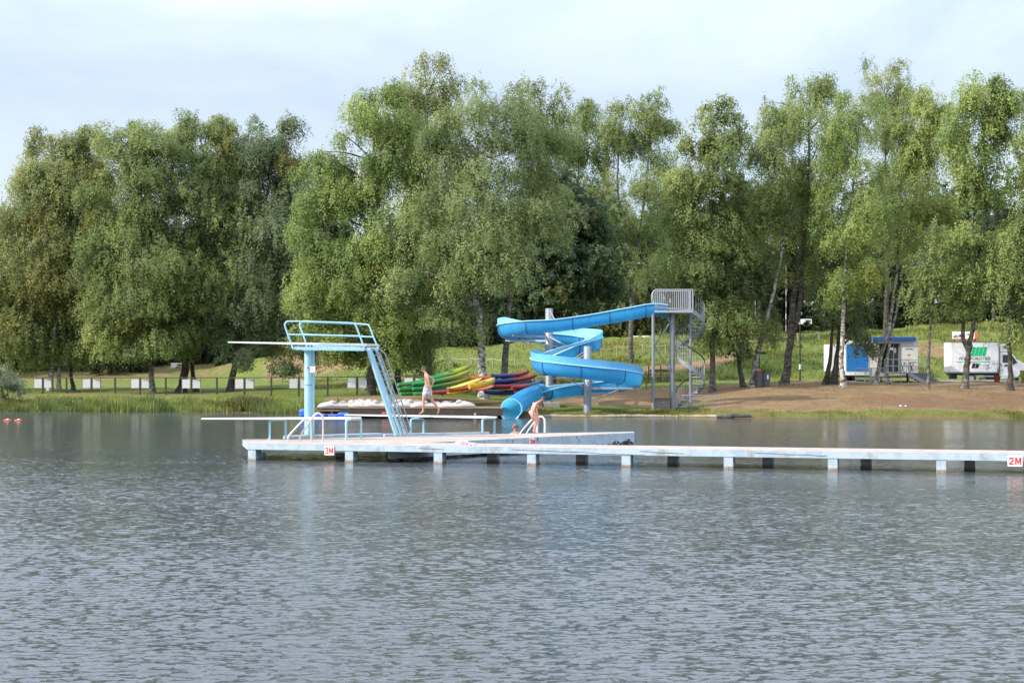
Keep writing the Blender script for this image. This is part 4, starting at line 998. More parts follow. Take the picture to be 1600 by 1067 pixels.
for i in range(9, n - 4, 11):
    p, T, tn = fr_[i]; mb = MB()
    a1 = [(x * 1.0, y) for x, y in arc(RW + .035, RD + .035, 14)]
    ra = [q + T * -.025 for q in sect(i, a1)]; rb = [q + T * .025 for q in sect(i, a1)]
    ia = [q + T * -.025 for q in sect(i, arc(RW + .002, RD + .002, 14))]; ib = [q + T * .025 for q in sect(i, arc(RW + .002, RD + .002, 14))]
    mb.loft([[ra[k], rb[k], ib[k], ia[k]] for k in range(len(ra))], 0, smooth=False); mb.build('joint_flange', M_['seam'], ws)
# closed end tube
tp = spline([P(845, 612, 107.3), P(833, 617, 106.3), P(822, 622, 105.0), P(810, 630, 103.2), P(798.5, 638.5, 101.0)], 6); tr_ = [lerp(.56, .66, i / (len(tp) - 1)) for i in range(len(tp))]
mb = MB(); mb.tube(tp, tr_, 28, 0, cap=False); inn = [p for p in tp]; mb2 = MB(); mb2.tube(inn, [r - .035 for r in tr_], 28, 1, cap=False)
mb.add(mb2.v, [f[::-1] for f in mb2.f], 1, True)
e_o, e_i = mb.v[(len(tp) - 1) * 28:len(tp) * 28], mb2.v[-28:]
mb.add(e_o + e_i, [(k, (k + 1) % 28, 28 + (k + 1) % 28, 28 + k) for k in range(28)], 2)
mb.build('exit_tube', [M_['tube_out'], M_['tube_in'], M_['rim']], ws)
tt = (tp[-1] - tp[-2]).normalized(); mb = MB(); c = tp[-1]
for k in range(1): mb.tube([tp[4] - tt * .03, tp[4] + tt * .03], tr_[4] + .035, 28)
mb.build('joint_flange', M_['seam'], ws)
lip = []
for k in range(9):
    a = math.pi * (1.2 + .6 * k / 8); rr = .65; side = Vector((tt.y, -tt.x, 0)).normalized()
    lip.append((c + side * rr * math.cos(a) + Vector((0, 0, rr * math.sin(a))), c + tt * .35 + side * rr * 1.05 * math.cos(a) + Vector((0, 0, rr * math.sin(a) - .03))))
mb = MB(); mb.loft([[a, b_, b_ - Vector((0, 0, .04)), a - Vector((0, 0, .04))] for a, b_ in lip], 0); mb.build('exit_lip', M_['rim'], ws)
# pillars
def pillar(px, Z_, ytop, r):
    g_ = G(px, Z_); t = P(px, ytop, Z_); mb = MB(); mb.tube([(g_.x, g_.y, min(g_.z, 0) - .6), (t.x, t.y, t.z - .01), t], [r, r, r * .92], 24); mb.build('pillar', M_['galv'], ws)
pillar(858, 110.9, 482, .26); pillar(918, 105.6, 541, .25)
g_ = G(862, 110.6); mb = MB(); mb.box((g_.x, g_.y, .32), (1.15, 1.2, .95)); mb.build('footing', M_['concrete'], ws, bevel=.03)
def arm(i, px, Z_, dz=0):
    mb = MB(); p, r2, u2 = frame(i); a = p + u2 * (-RD - .06); q = P(px, 575, Z_); q.z = a.z - dz; mb.beam(a, q, .09, .13, 0); mb.beam(a + r2 * .45, a - r2 * .45, .08, .06, 0)
    mb.tube([q - Vector((0, 0, .9)), a.lerp(q, .25)], .03, 6); mb.build('bracket', M_['galv_light'], ws)
for i in (46, 62, 78, 95): arm(i, 858, 110.9)
for i in (138, 155, 172, 188): arm(i, 918, 105.6)
for (x0, y0, z0, x1, y1, z1) in ((859, 485, 110.7, 868, 502, 108.8), (858, 526, 110.7, 893, 545, 109.4), (918, 547, 105.5, 896, 560, 107.2), (918, 552, 105.4, 900, 562, 106.8)):
    mb = MB(); mb.tube([P(x0, y0, z0), P(x1, y1, z1)], .035, 6); mb.build('tie_rod', M_['galv_light'], ws)

# ---------------------------------------------------------------- slide tower with its spiral stair
ZT = 107.2; kT = F / ZT
ta = thing('slide_tower', 'galvanised steel platform on two posts with a railed spiral stair', 'slide tower', G(1050, ZT))
mb = MB(); y0, y1 = ZT - .85, ZT + .95
mb.box((lerp(P(1021, 0, ZT).x, P(1081, 0, ZT).x, .5), ZT + .05, H + (HZ - 487.5) / kT), (60 / kT, 1.8, .14)); mb.build('platform', M_['galv_light'], ta, bevel=.01)
def balus(Zr, xa, xb, name='railing'):
    mb = MB(); zt_, zb_ = H + (HZ - 453.5) / kT, H + (HZ - 484.5) / kT
    A0, A1 = P(xa, 453.5, ZT), P(xb, 453.5, ZT); A0.y = A1.y = Zr
    lo = Vector((A0.x, Zr, zb_ + .45))
    mb.tube(spline([Vector((A0.x + .25, Zr, zb_ + .2)), Vector((A0.x, Zr, zb_ + .55)), Vector((A0.x - .03, Zr, zt_ - .25)), Vector((A0.x + .16, Zr, zt_)), Vector((A0.x + .5, Zr, zt_)), A1], 5), .03, 8)
    mb.tube([Vector((A0.x + .2, Zr, zb_ + .14)), Vector((A1.x, Zr, zb_ + .02))], .02, 6)
    m = 20
    for i in range(1, m):
        x = lerp(A0.x, A1.x, i / m); mb.tube([(x, Zr, zb_ + .05 + .25 * max(0, .15 - i / m)), (x, Zr, zt_)], .016, 5, cap=False)
    for x in (A1.x,): mb.beam((x, Zr, zb_ - .1), (x, Zr, zt_ + .03), .08, .08)
    mb.build(name, M_['galv_light'], ta)
balus(ZT - .82, 1019, 1080); balus(ZT + .92, 1021, 1080)
for (px, r, dz) in ((1050.5, .175, 0), (1020.5, .10, -.5)):
    g_ = G(px, ZT + dz); mb = MB(); mb.tube([(g_.x, g_.y, g_.z - .3), P(px, 489.5, ZT + dz)], r, 20); mb.build('post', M_['galv'], ta)
mb = MB(); mb.tube([P(1046, 505, ZT - .2), P(1023, 541, ZT - .4), P(1047, 579, ZT - .2)], .05, 8); mb.tube([P(1044, 489, ZT - .15), P(1044, 500, ZT - .15), P(1050, 506, ZT - .15)], .06, 8); mb.build('brace', M_['galv'], ta)
SC = P(1079, 575, ZT + .1); rS = 22.0 / kT; TH0, TH1 = R(-90), R(540)
zr0, zr1 = H + (HZ - 456) / kT, H + (HZ - 613) / kT
def helix(th, r, z): return Vector((SC.x + r * math.cos(th), SC.y + r * math.sin(th), z))
def zrail(th): return lerp(zr0, zr1, (th - TH0) / (TH1 - TH0))
gsc = gz(SC.x, SC.y)
mb = MB(); mb.tube([(SC.x, SC.y, gsc - .2), (SC.x, SC.y, zr0 - 1.1)], .085, 14); mb.build('stair_column', M_['galv'], ta)
ths = [lerp(TH0, TH1, i / 80) for i in range(81)]
mb = MB(); mb.tube([helix(t, rS, zrail(t)) for t in ths], .042, 8); mb.build('stair_handrail', M_['black'], ta)
mb = MB(); mb.loft([[helix(t, rS - .012, zrail(t) - 1.43), helix(t, rS + .012, zrail(t) - 1.43), helix(t, rS + .012, zrail(t) - 1.12), helix(t, rS - .012, zrail(t) - 1.12)] for t in ths], 0, smooth=False); mb.build('stair_stringer', M_['galv'], ta)
ntr = 30
for i in range(ntr):
    t0 = lerp(TH0, TH1, (i + .02) / ntr); t1 = lerp(TH0, TH1, (i + 1.12) / ntr); z = zrail((t0 + t1) / 2) - 1.27
    if z < gsc + .05: break
    mb = MB(); top = [helix(t0, .08, z), helix(t0, rS - .02, z), helix((t0 + t1) / 2, rS - .02, z), helix(t1, rS - .02, z), helix(t1, .08, z)]
    mb.slab(top, (0, 0, -.035)); mb.build('stair_tread', M_['galv_light'], ta)
mb = MB()
for i in range(ntr * 2):
    t = lerp(TH0, TH1, (i + .5) / (ntr * 2)); mb.tube([helix(t, rS, zrail(t) - 1.2), helix(t, rS, zrail(t))], .011, 4, cap=False)
for i in range(4):
    t = TH1 - .02 - i * .14; mb.tube([helix(t, rS, gsc), helix(t, rS, zrail(t))], .02, 6)
mb.build('stair_balusters', M_['galv_light'], ta)
e = thing('timber_box', 'grey weathered timber box between the feet of the slide tower', 'box', G(1034, ZT)); g_ = G(1034, ZT); mb = MB(); mb.box((g_.x, g_.y + .1, g_.z + .38), (1.02, .9, .8))
for i in range(4): mb.box((g_.x, g_.y - .36, g_.z + .12 + i * .2), (1.04, .03, .17))
mb.build('planks', mat('grey_timber', (.20, .17, .145), .9, .25, 5), e); mb = MB(); mb.box((g_.x, g_.y + .08, g_.z + .80), (1.1, 1.02, .05)); mb.build('lid', M_['wood'], e)
e = thing('railing_fence', 'low galvanised railing at the foot of the spiral stair', 'railing', G(1098, 105.6)); mb = MB(); Zr = 105.6
a, c = G(1066, Zr), G(1128, Zr); zt_ = H - (617.5 - HZ) * Zr / F; zb_ = H - (642 - HZ) * Zr / F
mb.tube([(a.x, Zr, zb_ - .3), (a.x, Zr, zt_), (c.x, Zr, zt_), (c.x, Zr, zb_ - .3)], .024, 8); mb.tube([(a.x, Zr, zb_ + .05), (c.x, Zr, zb_ + .05)], .018, 6); mb.build('frame', M_['galv'], e); mb = MB()
for i in range(1, 16):
    x = lerp(a.x, c.x, i / 16); mb.tube([(x, Zr, zb_ + .05), (x, Zr, zt_)], .011, 5, cap=False)
mb.build('bars', M_['galv'], e)

# stone edging and a log along the water
mb = MB(); pts = []
for px in range(838, 1130, 6):
    q = G(px, knots(px)[1][0] + .12); pts.append(Vector((q.x, q.y, .05 + .02 * math.sin(px))))
mb.tube(pts, [.11 + .02 * math.sin(i * 1.7) for i in range(len(pts))], 8); tag(mb.build('shore_edging', M_['wood_pale']), 'brown timber edging along the water under the slide', 'edging')
mb = MB(); a, c = G(1120, 101.9), G(1174, 101.7); mb.tube([a + Vector((0, 0, .05)), a.lerp(c, .5) + Vector((0, .05, .1)), c + Vector((0, 0, .03))], [.15, .16, .13], 12); tag(mb.build('log', M_['bark_dark']), 'dark log lying at the waterline right of the stair railing', 'log')

# ---------------------------------------------------------------- wooden landing stage, floats and pedal boats
ZQ = 101.0
def qz(y, Z_=ZQ): return H - (y - HZ) * Z_ / F
e = thing('landing_stage', 'long dark timber landing stage at the water in front of the kayaks', 'landing stage', XZ(640, ZQ, 0))
zt_ = qz(637.0); mb = MB(); a, c = XZ(492, ZQ, zt_), XZ(786, ZQ - .6, zt_)
mb.slab([a, c, c + Vector((.2, 4.4, 0)), a + Vector((0, 4.4, 0))], (0, 0, -.05)); mb.build('deck', M_['wood'], e)
mb = MB(); mb.beam(a.lerp(c, .13) + Vector((0, .05, -.27)), c + Vector((0, .05, -.27)), .08, .38); mb.build('fascia', M_['wood_dark'], e)
mb = MB()
for t in (.02, .09, .16): mb.box(a.lerp(c, t) + Vector((0, .12, -.4)), (.12, .12, .75))
mb.beam(a + Vector((0, .04, -.16)), a.lerp(c, .13) + Vector((0, .04, -.16)), .05, .10); mb.beam(a + Vector((0, .04, -.42)), a.lerp(c, .13) + Vector((0, .04, -.42)), .05, .10); mb.build('frame', M_['wood'], e)
mb = MB(); mb.box(a.lerp(c, .5) + Vector((0, 2.8, -.5)), ((c - a).length - .3, 2.6, .75)); mb.build('piles', M_['wood_dark'], e)
def float_(px0, px1, y0, y1, m, lab, Z_=100.75):
    e = thing('float', lab, 'float', XZ((px0 + px1) / 2, Z_, 0), 'floats under the landing stage'); mb = MB()
    a, c = P(px0, y1, Z_), P(px1, y0, Z_); w_, h_ = c.x - a.x, c.z - a.z
    mb.box(((a.x + c.x) / 2, Z_ + .3, (a.z + c.z) / 2), (w_, .6, h_)); mb.build('shell', m, e, bevel=min(w_, h_) * .28)
    mb = MB(); mb.box(((a.x + c.x) / 2, Z_ + .3, a.z + h_ * .62), (w_ + .03, .63, h_ * .09)); mb.build('ridge', m, e, bevel=.008)
float_(467, 482, 639, 652, M_['blue_plastic'], 'tall blue float at the left end of the landing stage, behind the diving post')
float_(494, 508, 646.5, 652, M_['blue_plastic'], 'blue float low in the water under the open end of the landing stage')
float_(512.5, 527, 647.5, 652, M_['blue_plastic'], 'small blue float half under water, left of the wide blue one')
float_(527.5, 545, 644.5, 652, M_['blue_plastic'], 'wide blue float beside the first solid timber of the landing stage')
for i, (x0, x1) in enumerate(((596, 633), (640, 656), (662, 695), (697.5, 713), (719, 738))):
    float_(x0, x1, 643.5, 650.5, M_['float_orange'], ['long orange float behind the tower ladder', 'short orange float just right of the tower ladder', 'orange float under the feet of the walking boy', 'orange float right of the walking boy', 'orange float nearest the slide mouth'][i])
mb = MB(); mb.ball(P(742.5, 647, 100.7), (.22, .22, .28)); tag(mb.build('fender', M_['pedal_white']), 'dirty white round fender under the landing stage by the last orange float', 'fender')

def pedal_boat(px, Zp, rot, lab, s=1.0):
    g0 = XZ(px, Zp, zt_); e = thing('pedal_boat', lab, 'pedal boat', g0, 'white pedal boats on the landing stage')
    def TM(v): v = Vector((v[0], v[1], v[2] * .66)) * s; v.rotate(Quaternion((0, 0, 1), rot)); return v + g0
    mb = MB(); rings = []
    prof = [(-1.15, .10, .05), (-1.05, .34, .0), (-.75, .50, .0), (-.45, .60, .0), (-.1, .46, .0), (.25, .40, .0), (.6, .44, 0), (.9, .36, .0), (1.12, .20, .05)]
    for x, h_, lo in prof:
        w_ = .62 * (1 - .35 * (abs(x) / 1.15) ** 4)
        rings.append([TM((x, w_ * math.cos(t) * (1 if abs(math.cos(t)) > .3 else 1), lo + (h_ - lo) * max(0, math.sin(t)) ** .55)) for t in [math.pi * k / 12 for k in range(13)]])
    mb.loft(rings, 0); mb.build('hull', M_['pedal_white'], e)
    for sy in (-.3, .3):
        mb = MB(); mb.loft([[TM((x + .10 * math.cos(t), sy + .2 * dy, .40 + zz)) for t in (0,) for dy, zz in ((-1, -.1), (-.8, h_), (.8, h_), (1, -.1))] for x, h_ in ((-.42, .18), (-.30, .30), (-.18, .26), (-.08, .05))], 0); mb.build('seat', M_['pedal_white'], e)
    mb = MB(); mb.tube([TM((.25, -.3, .42)), TM((.35, -.3, .55)), TM((.35, .3, .55)), TM((.25, .3, .42))], .02, 6); mb.build('handle', M_['galv'], e)
    mb = MB(); mb.loft([[TM((.62 + .26 * math.cos(t), y_, .36 + .22 * math.sin(t))) for t in [math.pi * k / 8 for k in range(9)]] for y_ in (-.2, .2)], 0); mb.build('wheel_arch', M_['pedal_white'], e)
for i, (px, zq, rt, sc, lb) in enumerate(((524, 102.3, .3, .95, 'white pedal boat at the left end of the row on the landing stage'), (550, 102.6, 2.7, 1.0, 'white pedal boat second from the left end of the row on the landing stage'), (573, 104.0, 1.1, 1.05, 'white pedal boat set back behind the tower support leg'), (591, 102.5, .15, 1.0, 'white pedal boat seen behind the steep tower ladder'),
        (618, 102.7, 3.0, 1.08, 'white pedal boat just right of the tower ladder'), (640, 103.9, .6, 1.05, 'white pedal boat set back left of the walking boy'), (668, 102.4, .1, .95, 'white pedal boat behind the legs of the walking boy'), (713, 102.2, 3.1, 1.05, 'white pedal boat at the right end of the row, nearest the slide mouth'))):
    pedal_boat(px, zq, rt, lb, sc)

# ---------------------------------------------------------------- kayaks and boards
def kayak(lab, p0, p1, m, rise=.35, w=.36, h=.16, kind='kayak', group='kayaks stacked on the bank'):
    p0, p1 = Vector(p0), Vector(p1); d = p1 - p0; L_ = d.length; x = d.normalized(); z = Vector((0, 0, 1)); y = z.cross(x).normalized(); z = x.cross(y)
    e = thing(kind, lab, kind.replace('_', ' '), p0.lerp(p1, .5), group); rings = []; lo = []
    for i in range(21):
        t = -1 + 2 * i / 20; f = max(.12, (1 - abs(t) ** 3.2)) ** .6; up = rise * (max(0, t) ** 2.6) + .10 * (max(0, -t) ** 4) * (rise > 0)
        ring = []
        for k in range(14):
            a = 2 * math.pi * k / 14; cy, cz = math.cos(a), math.sin(a)
            cy = math.copysign(abs(cy) ** .75, cy); cz = math.copysign(abs(cz) ** .75, cz)
            hh = h * (1 - .45 * (cz > 0) * (abs(t) < .55) * (abs(cy) < .6))
            ring.append(Vector((t * L_ / 2, cy * w * f, cz * hh * (.55 + .45 * f) + up)))
        rings.append(ring)
    me_o = MB(); me_o.loft(rings, 0); o = me_o.build('hull', m)
    M = Matrix((x, y, z)).transposed().to_4x4(); o.data.transform(Matrix.Identity(4)); o.matrix_world = Matrix.Identity(4)
    Q = M.to_quaternion(); o.location = p0.lerp(p1, .5); o.rotation_euler = Q.to_euler(); put(o, e)
    mb = MB(); c0 = p0.lerp(p1, .5)
    for sgn in (-1, 1):
        q = c0 + x * (sgn * L_ * .47) + z * (h * .6 + (rise * .8 if sgn > 0 else .06)); mb.tube(spline([q - x * .1, q + z * .07, q + x * .1], 4), .018, 6)
    mb.build('carry_handle', M_['black'], e)
    if kind == 'kayak':
        mb = MB()
        for t in (-.28, .12): 
            q = c0 + x * (t * L_) + z * (h * .42); mb.ball(q, (.30, .2, .09), 12, 6, 0, M.to_3x3())
        mb.build('seat_well', M_['black'], e)
    return e
def KP(px, py, Z_): return P(px, py, Z_)
GK = [('green kayak, topmost of the leftmost stack', (622, 603, 108.4), (700, 590, 112.2), 'green'), ('green kayak, middle of the leftmost stack', (623.5, 610.3, 108.4), (701, 598, 112.2), 'green'), ('green kayak at the foot of the leftmost stack', (625.5, 617.6, 108.4), (703, 606, 112.2), 'green'),
      ('green to yellow kayak, second from the top of the rising stack beside the boy', (645, 602, 107.6), (734, 583.5, 110.8), 'green_yellow'), ('green to yellow kayak third from the top beside the boy', (645, 609.7, 107.6), (735, 592, 110.8), 'green_yellow'), ('green kayak at the foot of the stack beside the boy', (647, 617.2, 107.6), (716, 606, 110.2), 'green'),
      ('green to yellow kayak topmost of the rising stack, its tip highest', (659, 595.5, 108.2), (733, 575.5, 111.4), 'green_yellow'), ('dark red kayak at the ground right of the boy, under the yellow boards', (676, 615, 107.4), (738, 606, 109.6), 'dark_red')]
for lb, a, c, m in GK: kayak(lb, KP(*a), KP(*c), M_[m], rise=.15)
kayak('faded orange kayak lying level behind the white birch trunk', KP(728, 592, 112.6), KP(778, 590, 113.2), M_['orange'], rise=.05, h=.2)
kayak('orange kayak below the faded level one behind the white birch', KP(730, 600, 112.2), KP(776, 598, 112.8), M_['orange'], rise=.05, h=.16)
kayak('pale yellow paddle board with grey deck pad leaning on orange boards', KP(700, 608.5, 106.9), KP(752, 592, 108.6), M_['lime'], rise=.05, h=.06, w=.42, kind='paddle_board', group='boards by the kayaks')
e_ = KP(718, 602.2, 107.35); q_ = KP(742, 594.6, 108.15)
kayak('orange board directly under the pale yellow paddle board', KP(700, 612, 107.1), KP(750, 603, 109.0), M_['orange'], rise=.02, h=.07, w=.40, kind='paddle_board', group='boards by the kayaks')
kayak('dull yellow board lowest under the pale yellow paddle board', KP(700, 616, 107.0), KP(736, 611, 109.0), M_['yellow'], rise=.02, h=.06, w=.40, kind='paddle_board', group='boards by the kayaks')
kayak('bright yellow kayak with its pointed end by the white birch trunk', KP(763, 606, 107.2) + Vector((-1.25, 0, 0)), KP(772, 596, 110.5), M_['yellow'], rise=.12, h=.26, w=.34)
kayak('orange and yellow board leaning by the white birch trunk', KP(741, 611, 106.9), KP(770, 603, 108.6), M_['orange'], rise=.02, h=.07, w=.38, kind='paddle_board', group='boards by the kayaks')
for lb, a, c, m in (('navy and red kayak topmost of the right stack, tip turned up', (768, 589, 111.2), (826, 584, 113.2), 'blue_red'), ('navy and red kayak, second from the top of the right stack', (766, 597.5, 110.9), (838, 590, 113.0), 'blue_red'), ('red kayak end showing left of the brown trunk', (768, 605, 110.4), (830, 601, 112.6), 'red_blue'),
                    ('red and navy kayak reaching right to the slide pillar', (800, 607, 109.8), (848, 598.5, 112.0), 'red_blue'), ('navy kayak on the ground left of the brown trunk', (757, 614, 110.8), (822, 612, 112.4), 'navy'), ('navy kayak behind the white birch trunk, above the lowest one', (752, 606, 111.8), (810, 604, 113.0), 'navy'), ('navy kayak upper left of the right stack, half hidden by the white birch', (752, 598, 112.0), (812, 596, 113.4), 'navy'), ('dark red kayak lying behind the end tube of the slide', (805, 614, 110.0), (842, 609, 112.0), 'dark_red')):
    kayak(lb, KP(*a), KP(*c), M_[m], rise=.18, h=.165)
# ---------------------------------------------------------------- fences
e = thing('board_fence', 'long timber fence with white boards hung in pairs along the lawn', 'fence', GY(300, 612))
FP = [(-20, 610), (28, 610), (67, 611), (104, 610), (143, 611), (180, 611), (219, 611.5), (259, 611), (299, 612), (339, 611.5), (382, 612.5), (424, 612.5), (467, 613.5), (512, 614), (558, 614), (603, 615), (647, 615), (692, 615)]
tops = []
for i, (px, py) in enumerate(FP):
    g_ = G(px, lerp(133.5, 115, (px / 700) if px > 0 else 0)); k = F / g_.y; t = Vector((g_.x, g_.y, H - ((590 if px < 400 else lerp(590, 587.2, (px - 400) / 300)) - HZ) / k)); tops.append(t)
    mb = MB(); mb.beam(g_ - Vector((0, 0, .3)), t, .12, .12); mb.build('post', M_['wood_dark'], e)
    if i in (2, 4, 6, 8, 10, 12, 14, 16):
        for s in (-1, 1):
            mb = MB(); cx = g_.x + s * .39; mb.box((cx, g_.y - .02, t.z - .12 - .35), (.60, .03, .68)); mb.build('white_board', M_['panel'], e, bevel=.005)
            mb = MB(); mb.box((g_.x + s * .71, g_.y, (t.z + g_.z) / 2 - .05), (.05, .05, t.z - g_.z + .1)); mb.build('stake', M_['wood'], e)
for a, c in zip(tops[:-1], tops[1:]):
    mb = MB(); mb.beam(a, c, .10, .07); mb.build('rail', M_['wood_dark'], e)
e = thing('rail_fence', 'pale low rail fence behind the kayaks and the first slide pillar', 'fence', G(850, 121)); last = None
for px in (700, 745, 790, 835, 880, 925, 970, 1010):
    g_ = G(px, 119 + (px - 700) * .012); t = g_ + Vector((0, 0, 1.0)); mb = MB(); mb.beam(g_, t, .09, .09); mb.build('post', M_['wood'], e)
    if last: mb = MB(); mb.beam(last, t, .07, .08); mb.build('rail', M_['wood_pale'], e)
    last = t
def rope_fence(lab, pts, hpx):
    e = thing('rope_fence', lab, 'fence', GY(pts[0][0], pts[0][1], 140), 'rope fences on the slope'); last = None
    for px, py in pts:
        g_ = GY(px, py, 138); k = F / g_.y; t = g_ + Vector((0, 0, hpx / k)); mb = MB(); mb.tube([g_ - Vector((0, 0, .2)), t + Vector((0, 0, .06))], .07, 8); mb.build('post', M_['wood_pale'], e)
        if last: mb = MB(); mb.tube([last.lerp(t, s) - Vector((0, 0, .16 * 4 * s * (1 - s))) for s in [j / 8 for j in range(9)]], .028, 6); mb.build('rope', M_['rope'], e)
        last = t
rope_fence('rope fence with thin posts on the slope behind the kayaks', [(560, 568), (607, 570), (640, 571), (672, 572.5), (704, 571.5), (737, 572.5), (770, 573.5), (805, 574)], 13)
rope_fence('rope fence climbing the slope right of the slide', [(905, 561), (940, 558), (964, 554.5), (1005, 552), (1040, 552)], 13)
rope_fence('rope fence along the top of the slope above the bins', [(1120, 549), (1163, 546), (1203, 541.5), (1247, 535), (1280, 533)], 13.5)

# ---------------------------------------------------------------- small things on the slope and path
g_ = G(1043, 139); k = F / 139
e = thing('shelter_bench', 'open wooden frame shelter with pale benches at the foot of the slope', 'shelter', g_)
xs = [P(px, 0, 139).x for px in (1015, 1034, 1053.5)]
mb = MB()
for x in xs: mb.beam((x, 139.9, g_.z - .2), (x, 139.9, H - (571.5 - HZ) / k), .09, .09)
for x in (xs[0], xs[2]): mb.beam((x, 139.9, g_.z + 1.45), (x, 138.8, g_.z + 1.5), .08, .08)
mb.build('frame', M_['wood'], e); mb = MB(); mb.box(((xs[0] + xs[2]) / 2, 139.4, H - (570 - HZ) / k), (xs[2] - xs[0] + .3, 1.4, .07)); mb.build('roof', M_['wood_pale'], e)
for y_, z_ in ((139.55, .95), (139.2, .48)):
    mb = MB(); mb.box(((xs[0] + xs[2]) / 2, y_, g_.z + z_), (xs[2] - xs[0] - .1, .3 if z_ < .6 else .06, .07 if z_ < .6 else .25)); mb.build('seat' if z_ < .6 else 'backrest', M_['wood_pale'], e)
mb = MB()
for px in (1029, 1044): x = P(px, 0, 139).x; mb.box((x, 139.2, g_.z + .22), (.25, .3, .44))
mb.build('leg', M_['wood'], e)
g_ = G(935, 133); e = thing('bench', 'low pale plank bench behind the first slide pillar', 'bench', g_); mb = MB(); k = F / 133
a, c = G(868, 133), G(902, 133); zz = H - (590 - HZ) / k
mb.beam((a.x, 133, zz), (c.x, 133, zz), .35, .06); mb.build('seat', M_['wood_pale'], e)
for t in (.1, .5, .9): mb = MB(); q = a.lerp(c, t); mb.box((q.x, 133, (zz + q.z) / 2 - .1), (.10, .3, zz - q.z + .2)); mb.build('leg', M_['wood'], e)

for px, lb, lid in ((1186, 'slatted grey litter bin beside the leaning birch, left of its twin', 0), (1197.5, 'grey litter bin with a green rim and a white notice, right of its twin', 1)):
    Zb = 121.5; g_ = G(px, Zb); k = F / Zb; e = thing('litter_bin', lb, 'bin', g_, 'litter bins by the leaning birch'); hh = 1.12; mb = MB()
    mb.tube([g_ - Vector((0, 0, .05)), g_ + Vector((0, 0, hh))], .25, 8, smooth=False); mb.build('body', M_['bin_grey'], e)
    mb = MB()
    for i in range(16):
        a = 2 * math.pi * i / 16; mb.box(g_ + Vector((.262 * math.cos(a), .262 * math.sin(a), hh / 2)), (.03, .07, hh * .92), 0, Matrix.Rotation(a, 3, 'Z'))
    mb.build('slats', M_['bin_grey'], e)
    mb = MB(); mb.tube([g_ + Vector((0, 0, hh)), g_ + Vector((0, 0, hh + .06))], .28, 16); mb.build('rim', M_['bin_green'] if lid else M_['bin_grey'], e)
    if lid: mb = MB(); mb.box(g_ + Vector((.06, -.285, .72)), (.12, .01, .3)); mb.build('notice', M_['white'], e)
    else: mb = MB(); mb.box(g_ + Vector((0, -.05, hh + .14)), (.2, .12, .16)); mb.build('flap', M_['sign_orange'], e)
g_ = G(1186.5, 126); k = F / 126; e = thing('direction_sign', 'green direction sign on a thin green pole behind the bins', 'sign', g_); mb = MB(); mb.tube([g_, P(1186.5, 548, 126)], .05, 8); mb.build('pole', M_['bin_green'], e)
mb = MB(); mb.slab([P(1185, 549.5, 125.9), P(1196, 549.5, 125.9), P(1198.5, 551.5, 125.9), P(1196, 553.5, 125.9), P(1185, 553.5, 125.9)], (0, .04, 0)); mb.build('arrow_board', M_['bin_green'], e)
for px, yt, lb in ((1180, 405, 'slender red and white pole among the leaves above the bins'), (1228, 415, 'slender red and white pole beside the forked birch trunk')):
    Zp = 166; g_ = G(px, Zp); e = thing('marker_pole', lb, 'pole', g_, 'red and white poles on the slope'); t = P(px, yt, Zp); m = 12
    for i in range(m):
        mb = MB(); mb.tube([g_.lerp(t, i / m), g_.lerp(t, (i + 1) / m)], .042, 8); mb.build('band', M_['white'] if i % 2 else M_['faded_red'], e)
g_ = G(1250, 130.5); e = thing('lamp_post', 'thin dark lamp post at the edge of the gravel road', 'lamp post', g_); t = P(1250, 492, 130.5); mb = MB(); mb.tube([g_, g_.lerp(t, .5), t], [.07, .055, .05], 10); mb.build('pole', M_['wood_dark'], e)
mb = MB(); mb.tube([g_ + Vector((0, 0, .95)), g_ + Vector((0, 0, 1.35))], .078, 10); mb.build('white_band', M_['white'], e); mb = MB(); mb.ball(t + Vector((0, 0, .1)), (.2, .2, .16)); mb.build('lamp', M_['galv_light'], e)
def caravan(px0, px1, y0, y1, Z_, lab, m='white'):
    g_ = G((px0 + px1) / 2, Z_); k = F / Z_; w_ = (px1 - px0) / k; h_ = (y1 - y0) / k; c = P((px0 + px1) / 2, (y0 + y1) / 2, Z_); e = thing('caravan', lab, 'caravan', (c.x, Z_, min(g_.z, c.z - h_ / 2)), 'caravans on the hilltop')
    mb = MB(); mb.slab([c + Vector((-w_ / 2, 0, -h_ / 2)), c + Vector((w_ / 2, 0, -h_ / 2)), c + Vector((w_ / 2 * .96, 0, h_ / 2)), c + Vector((-w_ / 2 * .9, 0, h_ / 2))], (0, 2.1, 0)); mb.build('body', M_[m], e, bevel=.06)
    mb = MB(); mb.box(c + Vector((w_ * .12, -.012, h_ * .12)), (w_ * .4, .02, h_ * .32)); mb.build('window', M_['glass'], e)
    mb = MB()
    for s in (-.2, .2): mb.tube([c + Vector((s * w_ * .4, -.02, -h_ / 2)), c + Vector((s * w_ * .4, .2, -h_ / 2))], .3, 12)
    mb.build('wheel', M_['black'], e)
caravan(983, 999, 525, 531.5, 190, 'small white caravan in the trees left of the slide tower'); caravan(1003, 1019, 525, 530.5, 192, 'white caravan with a dark window close to the slide tower')
caravan(1252, 1269, 498.5, 506.5, 186, 'cream caravan on the hilltop right of the lamp post', 'cream'); caravan(1236, 1244, 500, 508, 185, 'pale blue caravan end between birch trunks left of the lamp post', 'pale_blue')
caravan(266, 292, 567, 576, 224, 'pale caravan half hidden in the wood behind the lawn', 'cream')
